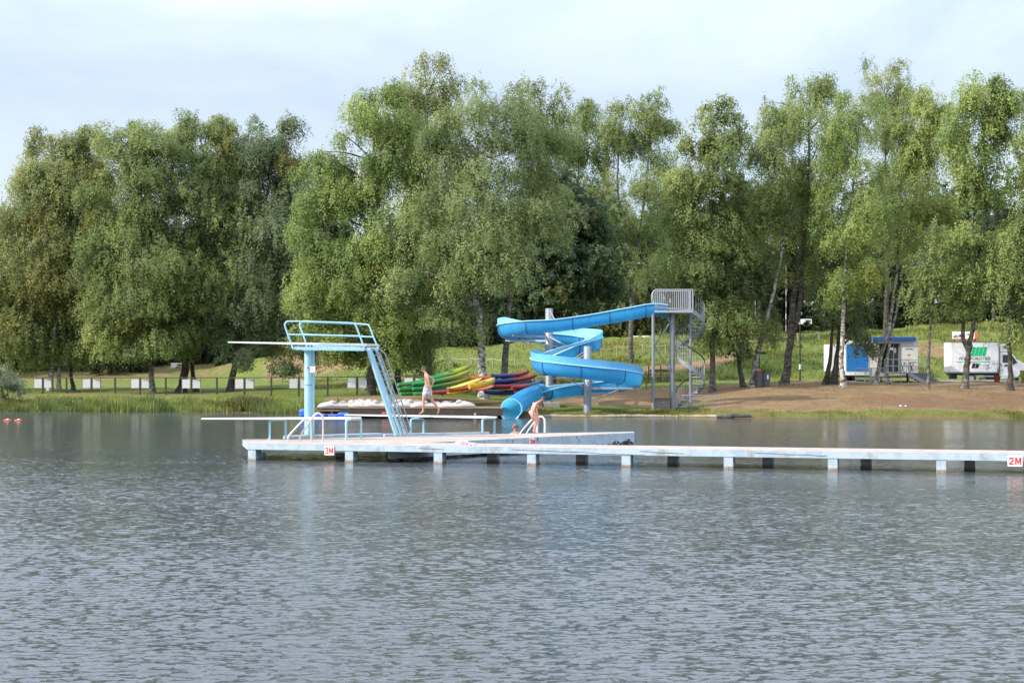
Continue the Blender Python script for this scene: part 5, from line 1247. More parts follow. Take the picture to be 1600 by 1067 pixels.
for px, py, lb in ((12, 657, 'red float with a white band, left one of two near the left edge'), (29, 657.3, 'smaller red float nearer the reeds of the left shore')):
    c = P(px, py, 0); Zf_ = H * F / (py - HZ); c = XZ(px, Zf_, .02); mb = MB(); mb.ball(c, (.26, .12, .07), 14, 8); e = thing('float_buoy', lb, 'buoy', c, 'red floats on the lake'); mb.build('shell', M_['float_orange'], e); mb = MB(); mb.tube([c - Vector((.05, 0, 0)), c + Vector((.05, 0, 0))], .09, 12); mb.build('band', M_['white'], e)
for px, lb in ((1407, 'crumpled white paper on the brown bank below the kiosk'), (1415, 'smaller white scrap beside the crumpled paper on the bank')):
    g_ = GY(px, 634.5); mb = MB(); mb.add(*heap(g_, .09 if px < 1410 else .06, .08, .05, px, 10, 5)); tag(mb.build('paper_scrap', M_['white']), lb, 'litter')

# ---------------------------------------------------------------- kiosk trailer
ZK = 131.6; kK = F / ZK
def pb(mb, x0, y0, x1, y1, Zf, dep, m=0):
    a, c = P(x0, y1, ZK), P(x1, y0, ZK); mb.box(((a.x + c.x) / 2, Zf + dep / 2, (a.z + c.z) / 2), (c.x - a.x, dep, c.z - a.z), m); return mb
kg = G(1380, ZK)
e = thing('kiosk_trailer', 'white refreshment kiosk trailer with a blue panel and blue roof strip', 'kiosk', kg)
pb(MB(), 1320, 531, 1358.6, 586.5, ZK, 2.4).build('body', M_['white'], e, bevel=.03)
pb(MB(), 1359, 531.5, 1373.3, 588, ZK + .02, 2.38).build('wall', M_['cream'], e, bevel=.01)
pb(MB(), 1407.3, 531.5, 1434.5, 588, ZK + .02, 2.38).build('wall', M_['cream'], e, bevel=.01)
pb(MB(), 1373.3, 531.5, 1407.3, 536.5, ZK + .02, 2.38).build('wall', M_['cream'], e)
pb(MB(), 1373.3, 581.5, 1407.3, 588, ZK + .02, 2.38).build('sill', M_['cream'], e)
pb(MB(), 1373.3, 536.5, 1407.3, 581.5, ZK + 1.9, .1).build('inner_wall', M_['grey_panel'], e)
d_ = thing('sliding_door', None, None, P(1390, 581, ZK)); del_ = pb(MB(), 1389, 537, 1396, 581.3, ZK + .12, .04).build('pane', M_['glass'], d_); pb(MB(), 1397, 537, 1404, 581.3, ZK + .2, .04).build('pane', M_['glass'], d_)
mb = MB(); pb(mb, 1373.5, 536.6, 1374.6, 581.3, ZK - .02, .2); pb(mb, 1388, 536.6, 1389, 581.3, ZK + .08, .1); pb(mb, 1396.2, 536.6, 1397.2, 581.3, ZK + .08, .1); pb(mb, 1404.2, 536.6, 1407, 581.3, ZK - .02, .2); mb.build('frame', M_['galv'], d_)
mb = MB(); pb(mb, 1389.5, 542.5, 1396, 546.5, ZK + .09, .02); pb(mb, 1397.5, 543.5, 1401, 551, ZK + .16, .02); mb.build('notice', M_['white'], d_); put(d_, e)
for ch in [q for q in bpy.data.objects if q.parent == d_]: ch.matrix_parent_inverse = Matrix.Translation(-P(1390, 581, ZK))
pb(MB(), 1322.3, 538, 1356.3, 580, ZK - .03, .05).build('blue_panel', M_['kiosk_blue'], e, bevel=.01)
pb(MB(), 1363, 526.6, 1430, 533, ZK - .25, .9).build('roof_strip', M_['awning_blue'], e, bevel=.02)
pb(MB(), 1296, 538, 1319.8, 580, ZK + .5, 1.9).build('side_extension', M_['white'], e, bevel=.05)
for (x, y, lbl) in ((1366.5, 553.5, 0), (1420, 554, 0)):
    c = P(x, y, ZK - .005); mb = MB(); mb.slab([c + Vector((-.14, 0, 0)), c + Vector((0, 0, -.09)), c + Vector((.14, 0, 0)), c + Vector((0, 0, .09))], (0, .03, 0)); mb.box(c + Vector((0, -.002, -.0)), (.2, .02, .05)); mb.build('ochre_emblem', M_['gold'], e)
mb = MB()
for i, w_ in enumerate((.09, .05, .07, .05, .09, .06, .05)): mb.box(P(1415.4 + i * 1.75, 545.4, ZK + .008), (w_ * .8, .02, .055))
mb.build('small_print', M_['text_dark'], e)
for px in (1326, 1331): mb = MB(); c = P(px, 594.2, ZK + .35); mb.tube([c, c + Vector((0, .2, 0))], .30, 18); mb.build('wheel', M_['black'], e)
mb = MB(); pb(mb, 1318, 586.6, 1434, 589.5, ZK + .3, 1.8); pb(mb, 1419, 588, 1423, 597, ZK + .4, .2); pb(mb, 1378, 588, 1380, 597, ZK + .4, .2); mb.build('chassis', M_['black'], e)
e2 = thing('entrance_ramp', 'galvanised landing with railings and grey steps at the kiosk door', 'steps', P(1400, 597, ZK - 1))
mb = MB(); pb(mb, 1376, 582, 1414.5, 584, ZK - 1.3, 1.2); mb.build('landing', M_['galv'], e2)
mb = MB()
for px in (1376.5, 1389, 1401.5, 1414): mb.tube([P(px, 561.5, ZK) + Vector((0, -1.28, 0)), P(px, 597.5, ZK) + Vector((0, -1.28, 0))], .03, 8)
for y in (561.8, 571.8): mb.tube([P(1376.5, y, ZK) + Vector((0, -1.28, 0)), P(1414, y, ZK) + Vector((0, -1.28, 0))], .035, 8)
for y in (561.8, 572): mb.tube([P(1416, y, ZK) + Vector((0, -.1, 0)), P(1444, y, ZK) + Vector((0, -.1, 0))], .03, 8)
for px in (1416, 1444): mb.tube([P(px, 561.8, ZK) + Vector((0, -.1, 0)), P(px, 584, ZK) + Vector((0, -.1, 0))], .03, 8)
mb.build('railing', M_['galv_light'], e2)
for i in range(5):
    mb = MB(); x0 = 1415 + i * 5.0; y0 = 582.5 + i * 3; pb(mb, x0, y0, 1444 + i * 4.5, y0 + 3.4, ZK - 1.2 - .02 * i, 1.6); mb.build('step', M_['grey_panel'], e2)
mb = MB(); mb.beam(P(1414, 582, ZK) + Vector((0, -1.3, -.1)), P(1440, 597, ZK) + Vector((0, -1.3, -.05)), .05, .28); mb.build('stringer', M_['galv_light'], e2)
def folded_table(px, lb):
    e = thing('folded_table', lb, 'table', P(px, 582, ZK - .8), 'folded tables on the kiosk landing'); c = P(px, 582, ZK - .75); mb = MB()
    for s in (-1, 1): mb.tube(spline([c + Vector((-s * .13, 0, .0)), c + Vector((0, 0, .3)), c + Vector((s * .02, 0, .45)), c + Vector((s * .17, 0, .78))], 4), .028, 6)
    mb.build('leg', M_['black'], e); mb = MB(); mb.beam(c + Vector((-.2, 0, .79)), c + Vector((.2, 0, .79)), .5, .03); mb.build('top', M_['galv'], e)
folded_table(1410.5, 'black-legged table in front of the right wall, nearer the kiosk door'); folded_table(1424.5, 'black-legged table in front of the right wall, nearer the kiosk steps')
def barrier(px0, px1, Zb, lb):
    a, c = G(px0, Zb), G(px1, Zb); e = thing('crowd_barrier', lb, 'barrier', a.lerp(c, .5), 'crowd barriers by the kiosk'); h_ = 1.12; mb = MB(); u = Vector((0, 0, 1))
    mb.tube(spline([a + u * .22, a + u * .9, a + u * h_ + (c - a) * .06, c + u * h_ - (c - a) * .06, c + u * .9, c + u * .22], 4), .022, 8); mb.tube([a + u * .24, c + u * .24], .02, 6); mb.build('frame', M_['galv_light'], e); mb = MB()
    for i in range(1, 9): q = a.lerp(c, i / 9); mb.tube([q + u * .24, q + u * (h_ - .02)], .011, 5, cap=False)
    mb.build('bars', M_['galv_light'], e)
    for q in (a, c): mb = MB(); mb.beam(q + Vector((-.1, -.3, .03)), q + u * .24, .04, .03); mb.beam(q + Vector((.1, .3, .03)), q + u * .24, .04, .03); mb.build('foot', M_['galv_light'], e)
barrier(1337, 1351.5, 129.0, 'steel crowd barrier standing leftmost before the blue panel'); barrier(1352.5, 1362, 129.4, 'short-looking crowd barrier between two others, seen at an angle'); barrier(1359, 1370.5, 128.4, 'crowd barrier half hidden behind the leaning birch stems'); barrier(1374, 1386, 129.2, 'crowd barrier behind the paired birch stems below the kiosk door')

# ---------------------------------------------------------------- truck
ZTk = 133.0; kt = F / ZTk
def P2(x, y, dz=0): q = P(x, y, ZTk); q.y += dz; return q
def tb(mb, x0, y0, x1, y1, dz, dep, m=0):
    a, c = P2(x0, y1), P2(x1, y0); mb.box(((a.x + c.x) / 2, ZTk + dz + dep / 2, (a.z + c.z) / 2), (c.x - a.x, dep, c.z - a.z), m); return mb
tk = thing('box_truck', 'white refrigerated box truck with green slanted bars and lettering on its side', 'truck', G(1520, ZTk + 1))
tb(MB(), 1486, 534.5, 1561, 582.5, 0, 2.2).build('cargo_box', M_['white'], tk, bevel=.03)
mb = MB(); tb(mb, 1485.6, 533.8, 1561.4, 535.2, -.012, 2.23); tb(mb, 1485.6, 581, 1561.4, 583, -.012, 2.23); tb(mb, 1560.2, 535.2, 1561.5, 581, -.012, 2.23); mb.build('edge_trim', M_['galv'], tk)
mb = MB(); tb(mb, 1488, 583.2, 1600, 586, .35, 1.5); tb(mb, 1488, 586, 1497, 592, .3, .8); tb(mb, 1548, 585, 1556, 594, .2, 1.6); mb.build('chassis', M_['black'], tk)
mb = MB(); tb(mb, 1527, 586.6, 1553, 588.8, .05, .06); mb.build('side_guard', M_['galv_light'], tk)
mb = MB(); tb(mb, 1534, 590, 1543, 596, .3, .5); mb.build('tank', M_['galv_light'], tk, bevel=.06)
def wheel(px, py, r, dz):
    c = P2(px, py, dz); w_ = thing('wheel', None, None, c); mb = MB(); mb.tube([c, c + Vector((0, .05, 0)), c + Vector((0, .24, 0))], [r * .92, r, r], 24); mb.build('tyre', M_['black'], w_); mb = MB(); mb.tube([c - Vector((0, .012, 0)), c + Vector((0, .05, 0))], r * .62, 20); mb.build('rim', M_['galv_light'], w_); put(w_, tk)
    for ch in [q for q in bpy.data.objects if q.parent == w_]: ch.matrix_parent_inverse = Matrix.Translation(-c)
wheel(1518.5, 591.3, .36, .1); wheel(1523, 591.3, .36, 1.7); wheel(1597, 591.3, .36, .12); wheel(1600, 591.3, .36, 1.7)
cabp = [(1563, 590), (1563, 552), (1565, 550.5), (1578, 550.5), (1583, 553), (1590, 562), (1600, 567), (1607, 571), (1610, 580), (1610, 590)]
mb = MB(); mb.slab([P2(x, y, .12) for x, y in cabp], (0, 1.9, 0)); mb.build('cab', M_['white'], tk, bevel=.05)
mb = MB(); mb.slab([P2(x, y, .1) for x, y in ((1567.5, 554.5), (1578, 554.5), (1580.5, 567.5), (1567.5, 566.5))], (0, .05, 0)); mb.slab([P2(x, y, .1) for x, y in ((1582, 555), (1590.5, 566.8), (1583.5, 569))], (0, .05, 0)); mb.build('side_window', M_['glass'], tk)
mb = MB(); mb.slab([P2(x, y, .2) for x, y in ((1583.3, 552.6), (1590.5, 561.4), (1590.0, 562), (1582.8, 553.2))], (0, 1.7, 0)); mb.build('windscreen', M_['glass'], tk)
mb = MB(); mb.slab([P2(x, y, .15) for x, y in ((1563.2, 550), (1563.2, 538), (1574, 537.4), (1577, 540), (1579.5, 547), (1580, 550))], (0, 1.8, 0)); mb.build('cooling_unit', M_['white'], tk, bevel=.06)
mb = MB(); tb(mb, 1569, 540, 1574, 544, .12, .06); mb.build('vent', M_['galv'], tk); mb = MB(); tb(mb, 1570, 569.5, 1576, 572.5, .09, .05); mb.build('door_badge', M_['text_dark'], tk); mb = MB(); tb(mb, 1564, 585.5, 1578, 592, .1, .3); mb.build('step', M_['cream'], tk, bevel=.03)
mb = MB(); tb(mb, 1583, 563, 1585.5, 569.5, -.02, .1); mb.build('mirror', M_['black'], tk, bevel=.02)
mb = MB()
for i in range(4):
    x = 1516.2 + i * 5.9; mb.slab([P2(x + 4.2, 542.2, -.014), P2(x + 9.2, 542.2, -.014), P2(x + 5.2, 556.4, -.014), P2(x + .2, 556.4, -.014)], (0, .012, 0))
mb.build('logo_bars', M_['logo_green'], tk)
mb = MB()
for i in range(2):
    x = 1517.2 + i * 5.6; mb.slab([P2(x + 2.6, 567.6, -.014), P2(x + 7.2, 567.6 if i == 0 else 571, -.014), P2(x + 5.4, 575.2, -.014), P2(x + .6, 575.2, -.014)], (0, .012, 0))
mb.build('logo_blocks', M_['logo_brown'], tk); mb = MB(); mb.slab([P2(1525.5, 567.6, -.014), P2(1532, 567.6, -.014), P2(1531, 570.2, -.014), P2(1524.5, 570.2, -.014)], (0, .012, 0)); mb.build('logo_flag', M_['logo_green'], tk)
letters('PETIT FORESTIER', .345, P2(1522.5, 562.6, -.004), 0, M_['text_dark'], tk, 'lettering', bold=.002, shear=.25, sx=.98)
mb = MB(); x = 1495.0; rg = random.Random(9)
while x < 1547:
    w_ = rg.uniform(.6, 2.4); tb(mb, x, 564.6, min(x + w_, 1547), 566, -.012, .01); x += w_ + .45
x = 1534
while x < 1545: w_ = rg.uniform(.6, 1.8); tb(mb, x, 569.6, x + w_, 570.6, -.012, .01); x += w_ + .45
mb.build('small_print', M_['text_green'], tk)
g_ = G(1508, 137.5); e = thing('banner_sign', 'white banner board with dark marks and an orange end, above the truck roof', 'sign', g_); mb = MB(); kk = F / 137.5
a, c = P(1488, 530.3, 137.5), P(1527, 518.2, 137.5); mb.box(((a.x + c.x) / 2, 137.5, (a.z + c.z) / 2), (c.x - a.x, .06, c.z - a.z)); mb.build('board', M_['white'], e, bevel=.01)
mb = MB(); a2 = P(1522.5, 530.4, 137.5); mb.box(((a2.x + c.x) / 2, 137.46, (a.z + c.z) / 2), (c.x - a2.x - .06, .05, c.z - a.z - .03)); mb.box(((a.x + c.x) / 2, 137.46, a.z + .03), (c.x - a.x, .05, .06)); mb.build('orange_end', M_['sign_orange'], e)
mb = MB(); rg = random.Random(4)
for (x, y, x2, y2) in ((1489.5, 525.5, 1492, 526.4), (1492.3, 523.5, 1493, 526.8), (1495.3, 524, 1495.5, 526.5), (1498, 523.5, 1500, 525), (1500, 522.5, 1502.3, 526.5), (1498.5, 526, 1501.5, 524)): mb.tube([P(x, y, 137.45), P(x2, y2, 137.45)], .035, 5)
for i in range(7): mb.box(P(1511.4 + i * 1.1, 522.3, 137.45), (.045, .03, rg.uniform(.05, .1)))
mb.build('lettering', M_['text_dark'], e)
for px in (1491, 1524): mb = MB(); q = G(px, 137.6); mb.beam(q - Vector((0, 0, .3)), P(px, 530, 137.6), .1, .1); mb.build('post', M_['wood'], e)

# pot plant, chair and planter in front of the truck
Zp = 129.6; g_ = G(1558, Zp); e = thing('potted_plant', 'thin leafy shrub in a terracotta pot in front of the truck', 'plant', g_); mb = MB()
mb.tube([g_, g_ + Vector((0, 0, .42)), g_ + Vector((0, 0, .42)), g_ + Vector((0, 0, .5))], [.2, .26, .29, .29], 20); mb.build('pot', M_['terracotta'], e)
mb = MB(); mb.tube([g_ + Vector((0, 0, .49)), g_ + Vector((0, 0, .515))], .25, 16); mb.build('soil', M_['soil'], e)
bl = [((g_.x + dx, g_.y + dy, g_.z + z_), .22, .22, .26) for dx, dy, z_ in ((0, 0, .95), (.2, .1, 1.3), (-.2, 0, 1.2), (-.45, 0, 1.05), (.35, .1, .95), (.05, 0, 1.75))]
me, cen = crown('foliage', bl, 71, .11, 210, -.3, .02); o = bpy.data.objects.new('foliage', me); COL.objects.link(o); o.color = (.11, .14, .06, 1); put(o, e)
mb = MB(); 
for b_ in bl: mb.tube([g_ + Vector((0, 0, .45)), (Vector(b_[0]) + g_) / 2 + Vector((0, 0, .3)), b_[0]], [.02, .014, .006], 5)
mb.build('stem', M_['bark_dark'], e)
g_ = G(1588, 129.4); e = thing('garden_chair', 'lime green garden chair beside the birch in front of the truck cab', 'chair', g_); mb = MB(); mb.box(g_ + Vector((0, 0, .43)), (.46, .44, .04)); mb.build('seat', M_['lime_plastic'], e, bevel=.01)
mb = MB(); mb.beam(g_ + Vector((-.22, 0, .46)), g_ + Vector((-.32, 0, .86)), .42, .035); mb.build('backrest', M_['lime_plastic'], e, bevel=.01)
for sx in (-.2, .2):
    for sy in (-.19, .19): mb = MB(); mb.beam(g_ + Vector((sx * 1.15, sy, 0)), g_ + Vector((sx, sy, .42)), .035, .035); mb.build('leg', M_['lime_plastic'], e)
g_ = G(1604, 129.6); e = thing('planter', 'yellow-green planter tub at the right picture edge', 'planter', g_); mb = MB(); mb.tube([g_, g_ + Vector((0, 0, .85)), g_ + Vector((0, 0, .92))], [.38, .52, .52], 20); mb.build('tub', mat('olive_yellow', (.22, .22, .03), .6, .15), e)
mb = MB(); mb.tube([g_ + Vector((0, 0, .90)), g_ + Vector((0, 0, .935))], .47, 18); mb.build('soil', M_['soil'], e)
# ---------------------------------------------------------------- people
def skin_mesh(name, verts, edges, radii, material, root=0, sub=2):
    me = bpy.data.meshes.new(name); me.from_pydata([tuple(v) for v in verts], edges, [])
    o = bpy.data.objects.new(name, me); COL.objects.link(o)
    s = o.modifiers.new('skin', 'SKIN'); s.use_smooth_shade = True; s.branch_smoothing = .5
    for i, r in enumerate(radii):
        sv2 = me.skin_vertices[0].data[i]; sv2.radius = r if isinstance(r, tuple) else (r, r); sv2.use_root = (i == root)
    u = o.modifiers.new('sub', 'SUBSURF'); u.levels = u.render_levels = sub
    dg = bpy.context.evaluated_depsgraph_get(); dg.update(); ev = o.evaluated_get(dg)
    m2 = bpy.data.meshes.new_from_object(ev, depsgraph=dg); m2.name = name; m2.materials.clear(); m2.materials.append(material)
    m2.polygons.foreach_set('use_smooth', [True] * len(m2.polygons))
    o.modifiers.clear(); o.data = m2; return o
class Body:
    def __init__(s): s.v = []; s.e = []; s.r = []; s.k = {}
    def j(s, name, pos, r, parent=None):
        s.v.append(Vector(pos)); s.r.append(r); i = len(s.v) - 1; s.k[name] = i
        if parent is not None: s.e.append((s.k[parent], i))
        return i
    def p(s, n): return s.v[s.k[n]]
    def hand(s, wrist, d, side, sc=1.0, curl=.5):
        """palm, four unequal bent fingers and a thumb leaving the side of the palm"""
        d = Vector(d).normalized(); side = Vector(side); side = (side - d * side.dot(d)).normalized(); nrm = d.cross(side); w_ = s.p(wrist)
        s.j(wrist + 'palm', w_ + d * .05 * sc, (.030 * sc, .018 * sc), wrist)
        s.j(wrist + 'knuckle', w_ + d * .095 * sc, (.034 * sc, .014 * sc), wrist + 'palm')
        for i, (o_, L_) in enumerate(((-.030, .072), (-.010, .082), (.010, .076), (.029, .060))):
            b0 = w_ + d * .10 * sc + side * o_ * sc; f1 = b0 + (d + nrm * curl * .4).normalized() * L_ * .5 * sc; f2 = f1 + (d + nrm * curl * 1.3).normalized() * L_ * .5 * sc
            n_ = wrist + 'f%d' % i
            s.j(n_ + 'a', f1, .0088 * sc, wrist + 'knuckle'); s.j(n_ + 'b', f2, .0075 * sc, n_ + 'a')
        t1 = w_ + d * .055 * sc - side * .045 * sc; t2 = t1 + (d * .8 - side * .35 + nrm * curl).normalized() * .04 * sc
        s.j(wrist + 't1', t1, .011 * sc, wrist + 'palm'); s.j(wrist + 't2', t2, .0085 * sc, wrist + 't1')
    def head(s, c, face, up, hs, neck):
        """head of height hs: skull, jaw and nose; face = looking direction"""
        face = Vector(face).normalized(); up = Vector(up); up = (up - face * up.dot(face)).normalized(); c = Vector(c); s.face, s.up, s.hc, s.hs = face, up, c, hs; s.side = face.cross(up)
        s.j('skull', c - face * .02 * hs + up * .03 * hs, (.34 * hs, .36 * hs), neck); s.j('crown', c - face * .02 * hs + up * .25 * hs, (.24 * hs, .27 * hs), 'skull')
        s.j('jaw', c + face * .17 * hs - up * .20 * hs, (.19 * hs, .19 * hs), 'skull'); s.j('chin', c + face * .24 * hs - up * .32 * hs, (.10 * hs, .09 * hs), 'jaw')
        s.j('nose', c + face * .42 * hs - up * .06 * hs, .045 * hs, 'skull')
    def finish(s, e, skin, hairm, hairlen=0):
        o = skin_mesh('body', s.v, s.e, s.r, skin, s.k['pelvis']); put(o, e)
        f, u, sd, c, h = s.face, s.up, s.side, s.hc, s.hs; M = Matrix((f, sd, u)).transposed()
        mb = MB(); nu, nv = 18, 9; vs = []; fs = []
        for j in range(nv):
            th = (math.pi * .58) * j / (nv - 1)
            for i in range(nu):
                ph = 2 * math.pi * i / nu; back = -math.cos(ph)       # hair reaches lower at the nape than on the brow
                t2 = th * (1.0 + .28 * back) * (1 + .04 * math.sin(7 * ph + 3 * th)); vs.append(c - f * .03 * h + u * .07 * h + M @ Vector((.43 * h * math.sin(t2) * math.cos(ph), .385 * h * math.sin(t2) * math.sin(ph), .46 * h * math.cos(t2))))
        for j in range(nv - 1):
            for i in range(nu): fs.append((j * nu + i, (j + 1) * nu + i, (j + 1) * nu + (i + 1) % nu, j * nu + (i + 1) % nu))
        mb.add(vs, fs, 0, True); mb.build('hair', hairm, e)
        mb = MB()
        for sg in (-1, 1): mb.ball(c + f * .33 * h + sd * sg * .15 * h + u * .02 * h, .035 * h, 8, 6)
        mb.build('eyes', M_['eye'], e); mb = MB()
        for sg in (-1, 1): mb.ball(c - f * .03 * h + sd * sg * .36 * h - u * .02 * h, (.09 * h, .04 * h, .13 * h), 10, 6, 0, M)
        mb.build('ear', skin, e); mb = MB(); mb.ball(c + f * .33 * h - u * .17 * h, (.03 * h, .09 * h, .022 * h), 8, 5, 0, M); mb.build('mouth', M_['dark_red'], e)

# boy walking left along the right-hand springboard
ZB = Zb2 - .02
def B(x, y, d=0): q = P(x, y, ZB); q.y += d; return q
e = thing('person', 'boy in patterned swim shorts walking along the low springboard, head bowed', 'person', B(668, 646.5))
b = Body(); fy = 647.2
b.j('pelvis', B(667.5, 609.5), (.135, .115)); b.j('waist', B(667.6, 602), (.135, .105), 'pelvis'); b.j('chest', B(667.2, 593.5), (.165, .115), 'waist'); b.j('upper', B(666.2, 587), (.155, .10), 'chest'); b.j('neckb', B(665.0, 583.2), .062, 'upper'); b.j('neck', B(664.2, 581), .055, 'neckb')
b.head(B(662.3, 577.6), (-1, -.12, -.38), (-.3, 0, 1), .262, 'neck')
b.j('sh_n', B(667.6, 587.3, -.17), .066, 'upper'); b.j('up_n', B(669.2, 592.5, -.21), .050, 'sh_n'); b.j('el_n', B(670.6, 598.5, -.22), .041, 'up_n'); b.j('fo_n', B(672.6, 603.5, -.20), .042, 'el_n'); b.j('wr_n', B(674.1, 608, -.17), .027, 'fo_n'); b.hand('wr_n', (.25, 0, -1), (0, -1, 0), 1.0, .5)
b.j('sh_f', B(668.3, 587.5, .17), .066, 'upper'); b.j('up_f', B(673.6, 590.8, .24), .048, 'sh_f'); b.j('el_f', B(677.8, 594.0, .26), .041, 'up_f'); b.j('fo_f', B(676, 598.2, .2), .040, 'el_f'); b.j('wr_f', B(674.5, 602, .13), .027, 'fo_f'); b.hand('wr_f', (-.3, 0, -1), (0, 1, 0), 1.0, .5)
b.j('hip_n', B(666.4, 612.5, -.09), .098, 'pelvis'); b.j('th_n', B(664, 618, -.10), .085, 'hip_n'); b.j('kn_n', B(661.8, 625, -.10), .058, 'th_n'); b.j('ca_n', B(661.9, 632, -.09), .058, 'kn_n'); b.j('an_n', B(661.4, 642.6, -.08), .036, 'ca_n'); b.j('he_n', B(662.1, 645.4, -.08), .036, 'an_n'); b.j('ba_n', B(657.2, 645.9, -.09), (.045, .025), 'an_n'); b.j('to_n', B(654.4, 646.5, -.09), (.04, .014), 'ba_n')
b.j('hip_f', B(668.8, 612.5, .09), .098, 'pelvis'); b.j('th_f', B(671.3, 618.5, .10), .083, 'hip_f'); b.j('kn_f', B(674.5, 625, .10), .057, 'th_f'); b.j('ca_f', B(680, 631.5, .09), .054, 'kn_f'); b.j('an_f', B(685.6, 639.6, .08), .035, 'ca_f'); b.j('he_f', B(687.6, 640.8, .08), .034, 'an_f'); b.j('ba_f', B(684.0, 645.4, .08), (.042, .025), 'an_f'); b.j('to_f', B(682.6, 646.9, .08), (.04, .013), 'ba_f')
b.finish(e, M_['skin'], M_['hair_grey'])
def cone_leg(mb, p0, p1, r0, r1, m=18):
    mb.tube([p0, p0.lerp(p1, .5), p1], [r0, (r0 + r1) / 2 + .01, r1], m, cap=False)
s = Body(); s.j('pelvis', B(667.5, 607.2), (.165, .135)); s.j('band', B(667.4, 603.2), (.152, .122), 'pelvis'); s.j('low', B(667.4, 611.3), (.165, .14), 'pelvis')
s.j('ln', B(664.6, 616.5, -.10), .135, 'low'); s.j('ln2', B(662.7, 621.6, -.105), .125, 'ln'); s.j('lf', B(670.6, 616.5, .10), .13, 'low'); s.j('lf2', B(673.0, 621.2, .10), .12, 'lf')
o = skin_mesh('shorts', s.v, s.e, s.r, M_['shorts'], 0); put(o, e)

# woman bending over the ladder on the rear arm
ZW = plan(836, 677).y + .25
def W(x, y, d=0): q = P(x, y, ZW); q.y += d; return q
e = thing('person', 'woman in a pale bikini bending forward on the jetty by the white ladder handrails', 'person', W(836, 676))
b = Body()
b.j('pelvis', W(830.8, 643.8), (.175, .155)); b.j('waist', W(832.8, 638.3), (.145, .115), 'pelvis'); b.j('chest', W(836.0, 632.3), (.165, .12), 'waist'); b.j('upper', W(839.2, 629.0), (.145, .10), 'chest'); b.j('neckb', W(842.2, 627.4), .05, 'upper'); b.j('neck', W(844.2, 626.4), .046, 'neckb')
b.head(W(848.2, 624.4), (1, -.15, -.75), (.75, 0, 1), .25, 'neck')
b.j('sh_n', W(837.2, 631.2, -.15), .055, 'upper'); b.j('up_n', W(834.9, 637, -.2), .050, 'sh_n'); b.j('el_n', W(833.2, 642.5, -.2), .034, 'up_n'); b.j('fo_n', W(832.3, 647.5, -.18), .034, 'el_n'); b.j('wr_n', W(831.6, 651.5, -.17), .023, 'fo_n'); b.hand('wr_n', (-.1, 0, -1), (0, -1, 0), .9, .6)
b.j('sh_f', W(840.0, 631.6, .14), .055, 'upper'); b.j('up_f', W(839.6, 637.5, .2), .050, 'sh_f'); b.j('el_f', W(839.2, 643, .22), .034, 'up_f'); b.j('fo_f', W(840.2, 648, .22), .034, 'el_f'); b.j('wr_f', W(841.3, 652.0, .22), .023, 'fo_f'); b.hand('wr_f', (.3, 0, -1), (0, 1, 0), .9, 1.0)
b.j('hip_n', W(831.4, 647, -.09), .125, 'pelvis'); b.j('th_n', W(834.6, 651.5, -.09), .108, 'hip_n'); b.j('kn_n', W(838.6, 657.5, -.09), .070, 'th_n'); b.j('ca_n', W(836.2, 664.5, -.09), .066, 'kn_n'); b.j('an_n', W(834.0, 673, -.09), .034, 'ca_n'); b.j('he_n', W(832.6, 675, -.09), .033, 'an_n'); b.j('ba_n', W(838, 675.5, -.1), (.042, .023), 'an_n'); b.j('to_n', W(840, 676.1, -.1), (.037, .013), 'ba_n')
b.j('hip_f', W(832.2, 647, .09), .125, 'pelvis'); b.j('th_f', W(836.6, 651.5, .10), .106, 'hip_f'); b.j('kn_f', W(841.2, 657.8, .11), .068, 'th_f'); b.j('ca_f', W(838.8, 665, .11), .064, 'kn_f'); b.j('an_f', W(836.6, 672.8, .11), .033, 'ca_f'); b.j('he_f', W(835.4, 674.8, .11), .032, 'an_f'); b.j('ba_f', W(840.4, 675.2, .11), (.040, .023), 'an_f'); b.j('to_f', W(842.4, 675.8, .11), (.036, .013), 'ba_f')
b.finish(e, M_['skin_pale'], M_['hair_brown'])
mb = MB(); mb.tube(spline([W(845.6, 624.2), W(846.6, 628.5, -.06), W(848.4, 633, -.05), W(848.8, 637)], 4), [.035, .035, .04, .045, .05, .05, .045, .04, .035, .03, .028, .02, .01][:13], 8); mb.build('hair_lock', M_['hair_brown'], e)
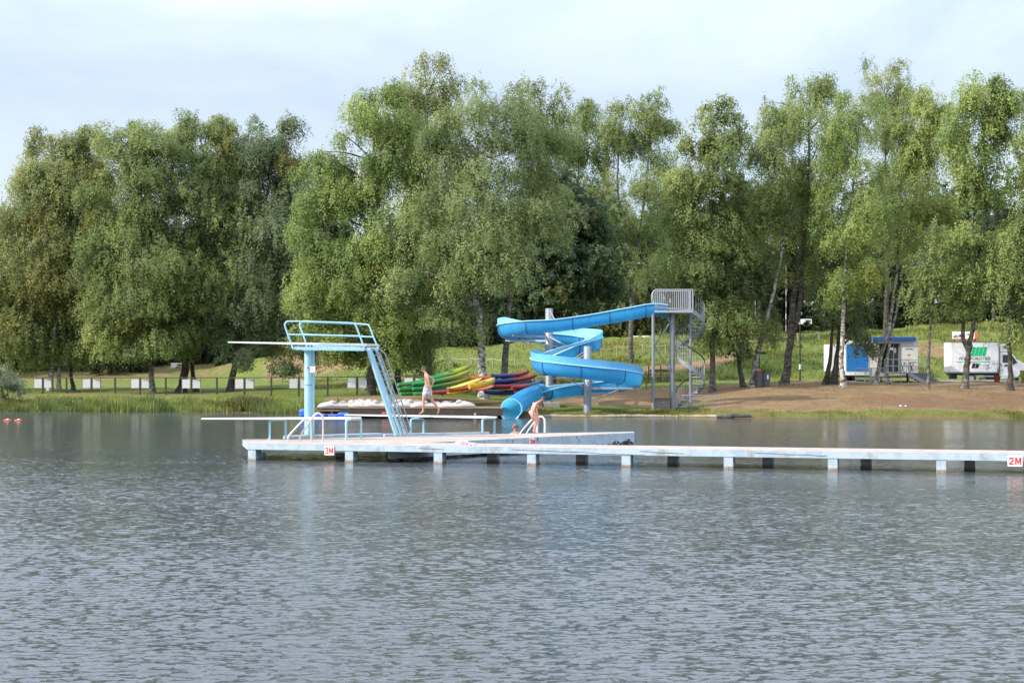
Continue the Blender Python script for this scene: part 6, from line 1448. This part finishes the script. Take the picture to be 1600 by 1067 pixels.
tilt_ = Matrix.Rotation(R(33), 3, 'Y')
mb = MB(); mb.ball(W(831.9, 645.2), (.150, .19, .10), 18, 12, 0, Matrix.Rotation(R(20), 3, 'Y')); mb.build('bikini_bottom', M_['bikini'], e)
mb = MB(); mb.ball(W(837.0, 632.2), (.148, .152, .04), 18, 10, 0, tilt_); mb.build('bikini_top', M_['bikini'], e)

# man in the water behind the rear arm, holding the ladder
ZM = plan(805, 677.4).y + 2.0
def V(x, y, d=0): q = P(x, y, ZM); q.y += d; return q
e = thing('person', 'man with cropped hair in the water, only head and bare shoulders above the jetty', 'person', XZ(806, ZM, 0))
b = Body()
b.j('pelvis', V(806, 699), (.16, .12)); b.j('waist', V(805.6, 692), (.155, .115), 'pelvis'); b.j('chest', V(805, 682), (.18, .125), 'waist'); b.j('upper', V(804.5, 676.6), (.17, .105), 'chest'); b.j('neckb', V(804.8, 674.2), .08, 'upper'); b.j('neck', V(804.9, 673.0), .075, 'neckb')
b.head(V(805.2, 667.6), (.65, -.75, -.15), (.05, 0, 1), .30, 'neck')
b.j('sh_l', V(797.6, 677.2, -.02), .085, 'upper'); b.j('up_l', V(795.8, 684.5, -.08), .055, 'sh_l'); b.j('el_l', V(796.5, 690, -.2), .045, 'up_l'); b.j('wr_l', V(802, 691.5, -.4), .03, 'el_l'); b.hand('wr_l', (.8, -.6, 0), (0, 0, 1), 1, .6)
b.j('sh_r', V(811.4, 677.2, .02), .085, 'upper'); b.j('up_r', V(813.2, 683.5, -.12), .055, 'sh_r'); b.j('el_r', V(814.4, 687, -.3), .045, 'up_r'); b.j('wr_r', V(814, 681.5, -.5), .03, 'el_r'); b.hand('wr_r', (-.1, -.3, 1), (1, 0, 0), 1, 1.2)
b.j('hip_l', V(803, 703), .1, 'pelvis'); b.j('kn_l', V(802.5, 715), .07, 'hip_l'); b.j('hip_r', V(809, 703), .1, 'pelvis'); b.j('kn_r', V(809.5, 715), .07, 'hip_r')
b.finish(e, M_['skin_tan'], M_['hair_cropped'])
